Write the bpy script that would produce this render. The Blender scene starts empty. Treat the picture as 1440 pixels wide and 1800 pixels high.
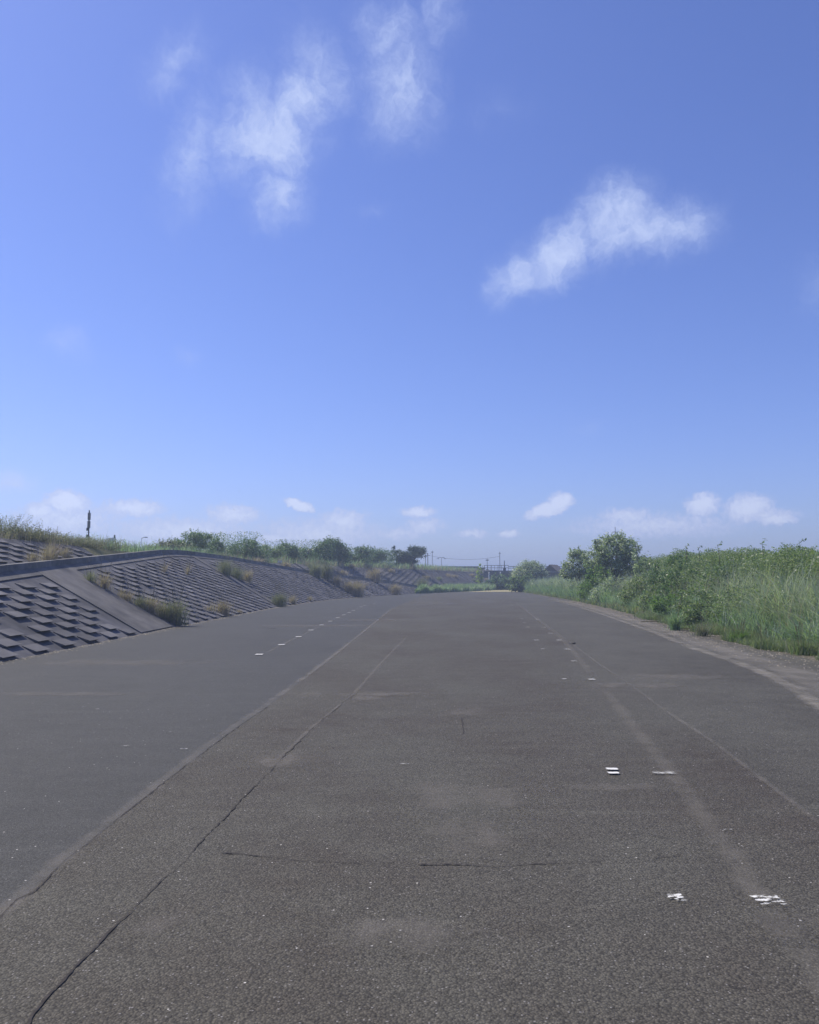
import bpy, math, random
import numpy as np
from mathutils import Vector

random.seed(11)
rng = np.random.default_rng(11)
S = bpy.context.scene
C = S.collection
R = math.radians

# ------------------------------------------------------------------ camera
PITCH, EYE, FOC = 4.76, 1.5, 1440.0
cam = bpy.data.cameras.new('camera')
camo = bpy.data.objects.new('camera', cam)
C.objects.link(camo)
cam.sensor_fit = 'HORIZONTAL'
cam.sensor_width = 36.0
cam.lens = 36.0
cam.clip_start = 0.05
cam.clip_end = 6000
camo.location = (0, 0, EYE)
camo.rotation_euler = (R(90 + PITCH), 0, 0)
S.camera = camo

# ------------------------------------------------------------------ light and exposure
SUN_AZ, SUN_EL = -62.0, 54.0
sun = bpy.data.lights.new('sun', 'SUN')
sun.energy = 4.1
sun.angle = R(0.6)
sun.color = (1.0, 0.92, 0.76)
suno = bpy.data.objects.new('sun', sun)
C.objects.link(suno)
sd = Vector((math.sin(R(SUN_AZ)) * math.cos(R(SUN_EL)), math.cos(R(SUN_AZ)) * math.cos(R(SUN_EL)), math.sin(R(SUN_EL))))
suno.rotation_euler = sd.to_track_quat('Z', 'Y').to_euler()
suno.location = sd * 50
S.view_settings.view_transform = 'Standard'
S.view_settings.look = 'None'
S.view_settings.exposure = 0.35
S.view_settings.gamma = 1.0
S.cycles.volume_bounces = 0
S.cycles.max_bounces = 8
S.cycles.transparent_max_bounces = 16

# ------------------------------------------------------------------ photo pixel -> world helpers (used to measure the place)
cp, sp = math.cos(R(PITCH)), math.sin(R(PITCH))


def ray(px, py):
    a, b = (px - 720) / FOC, (900 - py) / FOC
    return Vector((a, cp - b * sp, sp + b * cp))


def P(px, py, z=0.0):
    d = ray(px, py)
    t = (z - EYE) / d.z
    return Vector((d.x * t, d.y * t, z))


def PY(px, py, Y):
    d = ray(px, py)
    t = Y / d.y
    return Vector((d.x * t, Y, EYE + d.z * t))


# ------------------------------------------------------------------ sky with clouds
SKY_SUNAZ = R(SUN_AZ)


def build_world():
    w = bpy.data.worlds.new('World')
    S.world = w
    w.use_nodes = True
    nt = w.node_tree
    N, L = nt.nodes, nt.links
    bg = N['Background']
    bg.inputs[1].default_value = 0.1
    sky = N.new('ShaderNodeTexSky')
    sky.sky_type = 'NISHITA'
    sky.sun_disc = False
    sky.sun_elevation = R(SUN_EL)
    sky.sun_rotation = SKY_SUNAZ
    sky.air_density = 1.0
    sky.dust_density = 0.6
    sky.ozone_density = 1.6
    tint = N.new('ShaderNodeMix'); tint.data_type = 'RGBA'; tint.blend_type = 'MULTIPLY'
    tint.inputs[0].default_value = 1.0
    L.new(sky.outputs[0], tint.inputs[6])
    tint.inputs[7].default_value = SKY_TINT
    tc = N.new('ShaderNodeTexCoord')
    sep = N.new('ShaderNodeSeparateXYZ'); L.new(tc.outputs['Generated'], sep.inputs[0])

    def M(op, a, b=None, c=None, clamp=False):
        n = N.new('ShaderNodeMath'); n.operation = op; n.use_clamp = clamp
        for i, v in enumerate((a, b, c)):
            if v is None: continue
            if isinstance(v, (int, float)): n.inputs[i].default_value = v
            else: L.new(v, n.inputs[i])
        return n.outputs[0]
    az = M('MULTIPLY', M('ARCTAN2', sep.outputs[0], sep.outputs[1]), 57.2958)
    el = M('MULTIPLY', M('ARCSINE', sep.outputs[2]), 57.2958)
    cmb = N.new('ShaderNodeCombineXYZ'); L.new(az, cmb.inputs[0]); L.new(el, cmb.inputs[1])

    def noise(vec, scale, detail, rough=0.55, lac=2.0, offs=0.0):
        n = N.new('ShaderNodeTexNoise'); n.noise_dimensions = '3D'
        n.inputs['Scale'].default_value = scale; n.inputs['Detail'].default_value = detail
        n.inputs['Roughness'].default_value = rough; n.inputs['Lacunarity'].default_value = lac
        if offs:
            a = N.new('ShaderNodeVectorMath'); a.operation = 'ADD'; a.inputs[1].default_value = (offs, offs * .7, 0)
            L.new(vec, a.inputs[0]); vec = a.outputs[0]
        L.new(vec, n.inputs['Vector'])
        return n

    def warp(vec, scale, amt, offs):
        n = noise(vec, scale, 4, 0.6, 2.0, offs)
        s = N.new('ShaderNodeVectorMath'); s.operation = 'SUBTRACT'; L.new(n.outputs['Color'], s.inputs[0]); s.inputs[1].default_value = (.5, .5, .5)
        k = N.new('ShaderNodeVectorMath'); k.operation = 'MULTIPLY'; L.new(s.outputs[0], k.inputs[0]); k.inputs[1].default_value = (amt, amt, 0)
        a = N.new('ShaderNodeVectorMath'); a.operation = 'ADD'; L.new(vec, a.inputs[0]); L.new(k.outputs[0], a.inputs[1])
        return a.outputs[0]

    def aim(px, py):
        d = ray(px, py).normalized()
        return math.degrees(math.atan2(d.x, d.y)), math.degrees(math.asin(d.z))

    def blobs(vec, lst):
        cur = None
        for (px, py, rx, ry, th, s) in lst:
            a, e = aim(px, py)
            m = N.new('ShaderNodeMapping'); m.vector_type = 'TEXTURE'
            m.inputs['Location'].default_value = (a, e, 0)
            m.inputs['Rotation'].default_value = (0, 0, R(th))
            m.inputs['Scale'].default_value = (rx / 25.1, ry / 25.1, 1)
            L.new(vec, m.inputs[0])
            ln = N.new('ShaderNodeVectorMath'); ln.operation = 'LENGTH'; L.new(m.outputs[0], ln.inputs[0])
            v = M('MULTIPLY_ADD', ln.outputs['Value'], -s, s, clamp=True)
            # smooth join
            cur = v if cur is None else M('MAXIMUM', cur, v)
        return cur

    def ramp(v, lo, hi):
        n = N.new('ShaderNodeMapRange'); n.interpolation_type = 'SMOOTHERSTEP'
        L.new(v, n.inputs[0]); n.inputs[1].default_value = lo; n.inputs[2].default_value = hi
        return n.outputs[0]
    # high thin wisps
    wv = warp(warp(warp(cmb.outputs[0], 0.25, 2.6, 3.1), 0.9, 1.3, 9.7), 3.0, .3, 4.4)
    A = blobs(wv, [
        (460, 235, 180, 120, 20, 1.0), (530, 180, 120, 85, 30, .95), (482, 250, 105, 85, 25, 1.35), (500, 225, 60, 50, 40, 1.4), (555, 140, 115, 115, 20, .8), (345, 270, 85, 180, -15, .72), (490, 340, 90, 90, 0, .85),
        (310, 110, 110, 65, 40, .62), (430, 170, 100, 80, 30, .62),
        (700, 155, 130, 130, 0, .9), (685, 60, 125, 95, 0, .72), (770, 20, 75, 110, 0, .62),
        (905, 485, 85, 62, 30, 1.05), (985, 448, 140, 72, 28, 1.2), (1075, 392, 125, 92, 20, 1.15), (1185, 402, 115, 68, 0, 1.0), (1135, 402, 130, 70, 0, 1.05), (1085, 422, 170, 52, 10, 1.0),
        (120, 600, 60, 45, 0, .55), (325, 622, 45, 28, 0, .42), (655, 375, 50, 24, 0, .38), (1430, 500, 60, 80, 0, .42), (870, 190, 130, 60, 0, .3), (1035, 755, 50, 25, 0, .36),
        (15, 850, 75, 38, 0, .85)])
    nA = noise(wv, 0.7, 10, 0.7, 2.2, 5.0).outputs[0]
    dA = M('ADD', A, M('MULTIPLY', M('SUBTRACT', nA, 0.5), M('MULTIPLY', M('POWER', A, 0.6), 1.4)))
    fA = M('MULTIPLY', ramp(dA, -0.02, 1.5), 0.95)
    # small cumulus low over the horizon
    wb = warp(warp(cmb.outputs[0], 1.3, 0.7, 1.3), 4.0, .35, 7.3)
    B = blobs(wb, [
        (118, 882, 46, 24, 0, 1), (70, 898, 34, 18, 0, .8), (235, 893, 70, 20, 0, .75), (410, 905, 68, 26, 0, .62), (485, 946, 60, 16, 0, .6),
        (527, 889, 36, 11, -20, 1.2), (605, 918, 62, 32, 0, .62), (735, 900, 42, 12, 0, .85), (745, 925, 55, 22, 0, .5), (962, 896, 50, 17, 15, 1.15), (985, 882, 30, 20, 10, 1.1),
        (1100, 908, 62, 20, 0, .62), (1235, 888, 38, 27, 10, .85), (1315, 893, 50, 30, 10, .85), (1365, 913, 36, 13, 0, .95), (895, 940, 24, 9, 0, .9), (1340, 905, 80, 16, 0, .5),
        (700, 940, 70, 14, 0, .5), (320, 935, 170, 34, 0, .6), (560, 940, 170, 40, 0, .55), (120, 915, 120, 40, 0, .55), (1150, 925, 200, 30, 0, .5), (830, 938, 40, 8, 0, .6)])
    nB = noise(wb, 2.6, 8, 0.66, 2.1, 2.0).outputs[0]
    dB = M('ADD', B, M('MULTIPLY', M('SUBTRACT', nB, 0.5), M('MULTIPLY', M('POWER', B, 0.4), 1.5)))
    fB = M('MULTIPLY', ramp(dB, 0.0, 0.38), 0.70)
    f = M('SUBTRACT', 1, M('MULTIPLY', M('SUBTRACT', 1, fA), M('SUBTRACT', 1, fB)))
    mix = N.new('ShaderNodeMix'); mix.data_type = 'RGBA'
    L.new(fA, mix.inputs[0]); L.new(tint.outputs[2], mix.inputs[6]); mix.inputs[7].default_value = CLOUD
    mix2 = N.new('ShaderNodeMix'); mix2.data_type = 'RGBA'
    L.new(fB, mix2.inputs[0]); L.new(mix.outputs[2], mix2.inputs[6])
    shd = N.new('ShaderNodeMix'); shd.data_type = 'RGBA'      # sunlit tops, greyer thin parts
    L.new(ramp(dB, .1, .75), shd.inputs[0]); shd.inputs[6].default_value = (4.6, 5.1, 7.4, 1); shd.inputs[7].default_value = (6.6, 7.0, 8.6, 1)
    L.new(shd.outputs[2], mix2.inputs[7])
    L.new(mix2.outputs[2], bg.inputs[0])


SKY_TINT = (.68, .75, 1.22, 1)
CLOUD = (4.6, 5.4, 7.8, 1)
build_world()


# ------------------------------------------------------------------ materials
def mat(name, base, rough=0.85, var=0.0, scale=5.0, bump=0.0, bscale=40.0, spec=0.3, col2=None, detail=4):
    m = bpy.data.materials.new(name); m.use_nodes = True
    nt = m.node_tree; N, L = nt.nodes, nt.links
    b = N['Principled BSDF']
    b.inputs['Roughness'].default_value = rough
    b.inputs['Specular IOR Level'].default_value = spec
    c1 = tuple(base) + (1,)
    c2 = tuple(col2) + (1,) if col2 else tuple(min(1, x * (1 + var)) for x in base) + (1,)
    tc = N.new('ShaderNodeTexCoord')
    no = N.new('ShaderNodeTexNoise'); no.inputs['Scale'].default_value = scale; no.inputs['Detail'].default_value = detail
    L.new(tc.outputs['Object'], no.inputs['Vector'])
    cr = N.new('ShaderNodeValToRGB'); cr.color_ramp.elements[0].position = .35; cr.color_ramp.elements[1].position = .65
    cr.color_ramp.elements[0].color = c1; cr.color_ramp.elements[1].color = c2
    L.new(no.outputs[0], cr.inputs[0]); L.new(cr.outputs[0], b.inputs['Base Color'])
    if bump:
        n2 = N.new('ShaderNodeTexNoise'); n2.inputs['Scale'].default_value = bscale; n2.inputs['Detail'].default_value = 5
        L.new(tc.outputs['Object'], n2.inputs['Vector'])
        bp = N.new('ShaderNodeBump'); bp.inputs['Strength'].default_value = bump; bp.inputs['Distance'].default_value = .02
        L.new(n2.outputs[0], bp.inputs['Height']); L.new(bp.outputs[0], b.inputs['Normal'])
    return m


def leafmat(name, cols, trans=0.35, rough=0.55, spec=0.35, tcol=1.5):
    """cols: list of colours picked per leaf."""
    m = bpy.data.materials.new(name); m.use_nodes = True
    nt = m.node_tree; N, L = nt.nodes, nt.links
    b = N['Principled BSDF']; out = N['Material Output']
    b.inputs['Roughness'].default_value = rough
    b.inputs['Specular IOR Level'].default_value = spec
    g = N.new('ShaderNodeNewGeometry')
    oi = N.new('ShaderNodeObjectInfo')
    add = N.new('ShaderNodeMath'); add.operation = 'MULTIPLY_ADD'
    L.new(g.outputs['Random Per Island'], add.inputs[0]); add.inputs[1].default_value = .8
    mu = N.new('ShaderNodeMath'); mu.operation = 'MULTIPLY'; L.new(oi.outputs['Random'], mu.inputs[0]); mu.inputs[1].default_value = .2
    L.new(mu.outputs[0], add.inputs[2])
    cr = N.new('ShaderNodeValToRGB'); e = cr.color_ramp.elements
    n = len(cols)
    e[0].position = 0; e[0].color = tuple(cols[0]) + (1,)
    e[1].position = 1; e[1].color = tuple(cols[-1]) + (1,)
    for i in range(1, n - 1):
        x = e.new(i / (n - 1)); x.color = tuple(cols[i]) + (1,)
    L.new(add.outputs[0], cr.inputs[0]); L.new(cr.outputs[0], b.inputs['Base Color'])
    t = N.new('ShaderNodeBsdfTranslucent')
    ml = N.new('ShaderNodeMix'); ml.data_type = 'RGBA'; ml.blend_type = 'MULTIPLY'; ml.inputs[0].default_value = 1
    L.new(cr.outputs[0], ml.inputs[6]); ml.inputs[7].default_value = (tcol * 1.0, tcol * 1.1, tcol * .5, 1)
    L.new(ml.outputs[2], t.inputs[0])
    ms = N.new('ShaderNodeMixShader'); ms.inputs[0].default_value = trans
    L.new(b.outputs[0], ms.inputs[1]); L.new(t.outputs[0], ms.inputs[2]); L.new(ms.outputs[0], out.inputs[0])
    return m


def asphalt(name, c_dark, c_light, speck=0.35, bump=0.5, aggregate=95.0):
    m = bpy.data.materials.new(name); m.use_nodes = True
    nt = m.node_tree; N, L = nt.nodes, nt.links
    b = N['Principled BSDF']; b.inputs['Roughness'].default_value = .78; b.inputs['Specular IOR Level'].default_value = .3
    tc = N.new('ShaderNodeTexCoord'); O = tc.outputs['Object']

    def mapped(sx, sy):
        mp = N.new('ShaderNodeMapping'); mp.inputs['Scale'].default_value = (sx, sy, 1); L.new(O, mp.inputs[0]); return mp.outputs[0]

    def noise(v, s, d, r=.55):
        n = N.new('ShaderNodeTexNoise'); n.inputs['Scale'].default_value = s; n.inputs['Detail'].default_value = d; n.inputs['Roughness'].default_value = r
        L.new(v, n.inputs['Vector']); return n.outputs[0]

    def rmp(v, a, b_, c=0, d=1):
        n = N.new('ShaderNodeMapRange'); L.new(v, n.inputs[0])
        for i, x in enumerate((a, b_, c, d)): n.inputs[i + 1].default_value = x
        return n.outputs[0]

    def mixc(f, a, b_, mode='MIX'):
        n = N.new('ShaderNodeMix'); n.data_type = 'RGBA'; n.blend_type = mode
        for i, v in ((0, f), (6, a), (7, b_)):
            if isinstance(v, (tuple, float, int)): n.inputs[i].default_value = v
            else: L.new(v, n.inputs[i])
        return n.outputs[2]
    big = noise(mapped(1, .55), .45, 5, .6)
    mid = noise(mapped(1, 1.6), 2.1, 6, .65)
    base = mixc(rmp(big, .36, .64), tuple(c_dark) + (1,), tuple(c_light) + (1,))
    base = mixc(rmp(mid, .3, .75, 0, .5), base, tuple(x * 1.35 for x in c_light) + (1,))
    # wheel and broom streaks across the lane, dry dust
    st = noise(mapped(.25, 2.2), 1.3, 5, .7)
    base = mixc(rmp(st, .56, .78, 0, .4), base, tuple(x * 1.6 for x in c_light) + (1,))
    vo = N.new('ShaderNodeTexVoronoi'); vo.inputs['Scale'].default_value = aggregate; L.new(O, vo.inputs['Vector'])
    sc = N.new('ShaderNodeSeparateColor'); L.new(vo.outputs['Color'], sc.inputs[0])
    # each stone its own grey; gaps between are dark
    stone = rmp(sc.outputs[0], 0, 1, .58, 1.5)
    gap = rmp(vo.outputs['Distance'], .35, .75, 1.0, .62)
    mm = N.new('ShaderNodeMath'); mm.operation = 'MULTIPLY'; L.new(stone, mm.inputs[0]); L.new(gap, mm.inputs[1])
    cmb = N.new('ShaderNodeCombineColor')
    for i in range(3): L.new(mm.outputs[0], cmb.inputs[i])
    base = mixc(1.0, base, cmb.outputs[0], 'MULTIPLY')
    pale = N.new('ShaderNodeMath'); pale.operation = 'GREATER_THAN'; L.new(sc.outputs[1], pale.inputs[0]); pale.inputs[1].default_value = 1 - .04 * speck / .35
    near = N.new('ShaderNodeMath'); near.operation = 'LESS_THAN'; L.new(vo.outputs['Distance'], near.inputs[0]); near.inputs[1].default_value = .42
    pm = N.new('ShaderNodeMath'); pm.operation = 'MULTIPLY'; L.new(pale.outputs[0], pm.inputs[0]); L.new(near.outputs[0], pm.inputs[1])
    base = mixc(pm.outputs[0], base, (.21, .20, .19, 1))
    # occasional bigger white grit
    v2 = N.new('ShaderNodeTexVoronoi'); v2.inputs['Scale'].default_value = 26; L.new(O, v2.inputs['Vector'])
    s2 = N.new('ShaderNodeSeparateColor'); L.new(v2.outputs['Color'], s2.inputs[0])
    g1 = N.new('ShaderNodeMath'); g1.operation = 'GREATER_THAN'; L.new(s2.outputs[0], g1.inputs[0]); g1.inputs[1].default_value = .965
    g2 = N.new('ShaderNodeMath'); g2.operation = 'LESS_THAN'; L.new(v2.outputs['Distance'], g2.inputs[0]); g2.inputs[1].default_value = .13
    g3 = N.new('ShaderNodeMath'); g3.operation = 'MULTIPLY'; L.new(g1.outputs[0], g3.inputs[0]); L.new(g2.outputs[0], g3.inputs[1])
    base = mixc(g3.outputs[0], base, (.5, .48, .45, 1))
    L.new(base, b.inputs['Base Color'])
    bp = N.new('ShaderNodeBump'); bp.inputs['Strength'].default_value = bump; bp.inputs['Distance'].default_value = .006
    inv = rmp(vo.outputs['Distance'], 0, .8, 1, 0)
    L.new(inv, bp.inputs['Height']); L.new(bp.outputs[0], b.inputs['Normal'])
    return m


def overlay(name, col, thr=(.45, .6), scale=8.0, sx=1.0, sy=1.0, amount=1.0, edge=False, rough=.9, detail=8, e0=.12):
    """Worn thin layer (paint, dust) lying on the asphalt; the surface shows through where it has worn away. uses a UV: v across 0..1"""
    m = bpy.data.materials.new(name); m.use_nodes = True
    nt = m.node_tree; N, L = nt.nodes, nt.links
    b = N['Principled BSDF']; out = N['Material Output']
    b.inputs['Roughness'].default_value = rough; b.inputs['Base Color'].default_value = tuple(col) + (1,)
    tc = N.new('ShaderNodeTexCoord')
    mp = N.new('ShaderNodeMapping'); mp.inputs['Scale'].default_value = (sx, sy, 1); L.new(tc.outputs['Object'], mp.inputs[0])
    no = N.new('ShaderNodeTexNoise'); no.inputs['Scale'].default_value = scale; no.inputs['Detail'].default_value = detail; no.inputs['Roughness'].default_value = .65
    L.new(mp.outputs[0], no.inputs['Vector'])
    val = no.outputs[0]
    if edge:
        s = N.new('ShaderNodeSeparateXYZ'); L.new(tc.outputs['UV'], s.inputs[0])

        def fall(o):
            a = N.new('ShaderNodeMath'); a.operation = 'SUBTRACT'; L.new(o, a.inputs[0]); a.inputs[1].default_value = .5
            c = N.new('ShaderNodeMath'); c.operation = 'ABSOLUTE'; L.new(a.outputs[0], c.inputs[0])
            d = N.new('ShaderNodeMapRange'); L.new(c.outputs[0], d.inputs[0]); d.inputs[1].default_value = e0; d.inputs[2].default_value = .5; d.inputs[3].default_value = 0; d.inputs[4].default_value = .4
            return d.outputs[0]
        for o in ((s.outputs[1],) if edge == 1 else (s.outputs[0], s.outputs[1])):
            e = N.new('ShaderNodeMath'); e.operation = 'SUBTRACT'; L.new(val, e.inputs[0]); L.new(fall(o), e.inputs[1]); val = e.outputs[0]
    r = N.new('ShaderNodeMapRange'); L.new(val, r.inputs[0]); r.inputs[1].default_value = thr[0]; r.inputs[2].default_value = thr[1]; r.inputs[4].default_value = amount
    tr = N.new('ShaderNodeBsdfTransparent'); ms = N.new('ShaderNodeMixShader')
    L.new(r.outputs[0], ms.inputs[0]); L.new(tr.outputs[0], ms.inputs[1]); L.new(b.outputs[0], ms.inputs[2]); L.new(ms.outputs[0], out.inputs[0])
    return m


M_ASPH_A = asphalt('asphalt_smooth', (.050, .0500, .0465), (.062, .0620, .0580), speck=.10, bump=.25, aggregate=150)
M_ASPH_B = asphalt('asphalt_coarse', (.055, .0455, .0350), (.080, .0770, .0630), speck=.25, bump=.65, aggregate=98)
M_ASPH_C = asphalt('asphalt_dusty', (.055, .0505, .0405), (.085, .0815, .0670), speck=.22, bump=.5, aggregate=105)
M_CRACK = mat('crack_dirt', (.030, .027, .025), .95, .8, 30)
M_SEAM = overlay('seam_dust', (.26, .24, .215), (.30, .70), 3.2, 1, 1, .36, edge=1)
M_BAND = overlay('faded_band', (.22, .205, .18), (.24, .74), 3.4, 1, 1, .38, edge=1)
M_FILM = overlay('dust_film', (.20, .185, .165), (.32, .70), 3.6, 1.0, .7, .46, edge=2)
M_PAINT = overlay('white_paint', (.52, .52, .50), (.45, .60), 30, .6, 2.0, 1.0, edge=2, e0=.3)
M_PAINT_NEAR = overlay('chipped_white_paint', (.70, .70, .67), (.47, .58), 38, .7, 1.6, 1.0, edge=2, detail=4, e0=.28)
M_MARK = mat('aged_white_paint', (.42, .42, .41), .8, 0, 20, 0, 10, .3, (.58, .58, .56))
M_WET = overlay('dark_stain', (.035, .034, .036), (.38, .6), 1.5, 1, 1, .7, edge=2)
M_BLOCK = mat('block_concrete', (.115, .113, .122), .9, 0, 1.6, .5, 30, .25, (.165, .16, .166), 7)
def vary(m, lo=.8, hi=1.2, stain=.33):
    """each block its own shade, and weather stains running over them"""
    nt = m.node_tree; N, L = nt.nodes, nt.links; b = N['Principled BSDF']
    src = b.inputs['Base Color'].links[0].from_socket
    g = N.new('ShaderNodeNewGeometry'); mr = N.new('ShaderNodeMapRange'); L.new(g.outputs['Random Per Island'], mr.inputs[0]); mr.inputs[3].default_value = lo; mr.inputs[4].default_value = hi
    tc = N.new('ShaderNodeTexCoord'); no = N.new('ShaderNodeTexNoise'); no.inputs['Scale'].default_value = .55; no.inputs['Detail'].default_value = 9; no.inputs['Roughness'].default_value = .7
    L.new(tc.outputs['Object'], no.inputs['Vector'])
    m2 = N.new('ShaderNodeMapRange'); L.new(no.outputs[0], m2.inputs[0]); m2.inputs[1].default_value = .35; m2.inputs[2].default_value = .68; m2.inputs[3].default_value = 1 - stain; m2.inputs[4].default_value = 1 + stain * .45
    mu = N.new('ShaderNodeMath'); mu.operation = 'MULTIPLY'; L.new(mr.outputs[0], mu.inputs[0]); L.new(m2.outputs[0], mu.inputs[1])
    vm = N.new('ShaderNodeVectorMath'); vm.operation = 'SCALE'; L.new(src, vm.inputs[0]); L.new(mu.outputs[0], vm.inputs['Scale']); L.new(vm.outputs[0], b.inputs['Base Color'])


vary(M_BLOCK)
M_BLOCKGAP = mat('block_gap', (.10, .10, .112), .95, 0, 2.0, .3, 30, .2, (.145, .142, .15), 6)
M_BAND_C = mat('band_concrete', (.13, .125, .125), .9, 0, 1.3, .4, 25, .25, (.20, .19, .18), 7)
vary(M_BAND_C, 1, 1, .4)
vary(M_BLOCKGAP, 1, 1, .4)
M_KERB = mat('kerb_concrete', (.17, .168, .165), .9, 0, 2.2, .3, 30, .25, (.26, .245, .22), 6)
vary(M_KERB, 1, 1, .4)
M_EARTH = mat('dry_earth', (.075, .07, .055), .95, 0, .8, .6, 12, .2, (.125, .113, .09), 8)
M_DRYPATH = mat('tan_track', (.27, .25, .13), .95, 0, .5, .4, 8, .2, (.36, .31, .18), 7)
M_GRIT = mat('grit', (.10, .09, .075), .95, 0, 30, 0, 10, .2, (.32, .29, .25))
M_TURF = mat('turf_soil', (.055, .07, .03), .95, 0, .9, .6, 10, .2, (.12, .115, .06), 8)
M_BARK = mat('bark', (.09, .07, .055), .95, 0, 6, .5, 30, .2, (.15, .12, .095), 6)
M_STEM = mat('dry_stem', (.20, .16, .10), .9, 0, 12, 0, 10, .2, (.13, .13, .07))
M_STEEL = mat('grey_steel', (.22, .23, .24), .5, .2, 4)
M_DSTEEL = mat('dark_steel', (.05, .055, .06), .6, .3, 4)
M_POLE = mat('pole_concrete', (.20, .20, .19), .9, .2, 4)
M_WHITE = mat('white_paintwork', (.62, .62, .60), .6, .1, 3)
M_BRIDGE = mat('bridge_concrete', (.08, .08, .08), .9, 0, 1, .2, 8, .2, (.12, .12, .115))
M_ROOF = mat('shingle_roof', (.15, .13, .12), .9, 0, 6, .5, 20, .2, (.20, .17, .15))
M_WOOD = mat('weathered_wood', (.13, .115, .10), .9, .3, 9)
M_BIRD = mat('bird_plumage', (.025, .025, .028), .7, .5, 20)
M_HOUSE = mat('pale_render', (.45, .43, .40), .9, .1, 2)
M_WINDOW = mat('window_glass', (.04, .05, .06), .15, .3, 2, spec=.5)

L_REED = leafmat('reed_leaf', [(0.122, 0.188, 0.121), (0.164, 0.249, 0.166), (0.228, 0.312, 0.269), (0.299, 0.345, 0.307)], .45, .5, .4, 1.6)
L_REEDL = leafmat('light_reed_leaf', [(0.181, 0.241, 0.160), (0.256, 0.314, 0.252), (0.347, 0.388, 0.374), (0.403, 0.420, 0.428)], .45, .5, .4, 1.5)
L_VINE = leafmat('vine_leaf', [(0.084, 0.136, 0.070), (0.113, 0.178, 0.084), (0.152, 0.216, 0.106), (0.195, 0.247, 0.138), (0.275, 0.300, 0.205)], .35, .45, .45, 1.6)
L_DARK = leafmat('dark_leaf', [(0.056, 0.112, 0.051), (0.078, 0.147, 0.065), (0.120, 0.192, 0.085), (0.169, 0.233, 0.111)], .3, .45, .45, 1.5)
L_PALE = leafmat('pale_leaf', [(0.088, 0.140, 0.079), (0.151, 0.215, 0.122), (0.230, 0.288, 0.188), (0.442, 0.503, 0.422), (0.637, 0.689, 0.667)], .35, .45, .5, 1.4)
L_BRIGHT = leafmat('bright_leaf', [(0.063, 0.119, 0.038), (0.086, 0.155, 0.053), (0.114, 0.187, 0.065), (0.149, 0.207, 0.079)], .45, .5, .4, 1.7)
L_LIME = leafmat('lime_leaf', [(.20, .30, .05), (.28, .36, .08), (.34, .42, .10)], .45, .5, .4, 1.5)
L_PINE = leafmat('pine_leaf', [(0.030, 0.063, 0.038), (0.048, 0.087, 0.048), (0.068, 0.112, 0.060)], .2, .6, .3, 1.3)
L_DRY = leafmat('dry_blade', [(0.230, 0.185, 0.156), (0.359, 0.293, 0.263), (0.489, 0.413, 0.397), (0.288, 0.271, 0.187)], .35, .7, .2, 1.1)
L_MIXED = leafmat('mixed_blade', [(0.114, 0.140, 0.108), (0.161, 0.181, 0.150), (0.230, 0.222, 0.215), (0.310, 0.270, 0.300)], .4, .6, .3, 1.3)
L_OLIVE = leafmat('olive_leaf', [(0.121, 0.148, 0.113), (0.174, 0.200, 0.149), (0.242, 0.252, 0.209), (0.329, 0.305, 0.296)], .35, .6, .3, 1.3)
L_SHORT = leafmat('short_grass', [(0.083, 0.125, 0.073), (0.120, 0.174, 0.104), (0.175, 0.213, 0.145), (0.221, 0.213, 0.206)], .45, .55, .3, 1.6)


# ------------------------------------------------------------------ mesh helpers
def link(o, parent=None):
    C.objects.link(o)
    if parent is not None: o.parent = parent
    return o


def mesh(name, v, f, m, parent=None, smooth=False, uv=None):
    me = bpy.data.meshes.new(name)
    v = np.asarray(v, dtype=np.float32)
    f = [tuple(x) for x in f] if not isinstance(f, np.ndarray) else f
    if isinstance(f, np.ndarray):
        me.vertices.add(len(v)); me.vertices.foreach_set('co', v.ravel())
        k = f.shape[1]
        me.loops.add(f.size); me.loops.foreach_set('vertex_index', f.astype(np.int32).ravel())
        me.polygons.add(len(f))
        me.polygons.foreach_set('loop_start', np.arange(0, f.size, k, dtype=np.int32))
        me.polygons.foreach_set('loop_total', np.full(len(f), k, dtype=np.int32))
        me.update(calc_edges=True)
    else:
        me.from_pydata(v.tolist(), [], f); me.update()
    if uv is not None:
        l = me.uv_layers.new(name='UVMap')
        idx = np.empty(len(me.loops), dtype=np.int32); me.loops.foreach_get('vertex_index', idx)
        l.data.foreach_set('uv', np.asarray(uv, dtype=np.float32)[idx].ravel())
    if smooth: me.polygons.foreach_set('use_smooth', np.ones(len(me.polygons), dtype=bool))
    for x in (m if isinstance(m, (list, tuple)) else [m]): me.materials.append(x)
    return link(bpy.data.objects.new(name, me), parent)


def tag(o, label=None, cat=None, group=None, kind=None):
    if label: o['label'] = label
    if cat: o['category'] = cat
    if group: o['group'] = group
    if kind: o['kind'] = kind
    return o


def empty(name, loc, label, cat, group=None, rz=0):
    o = bpy.data.objects.new(name, None); C.objects.link(o)
    o.location = loc; o.rotation_euler = (0, 0, rz); o.empty_display_size = .3
    return tag(o, label, cat, group)


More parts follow.
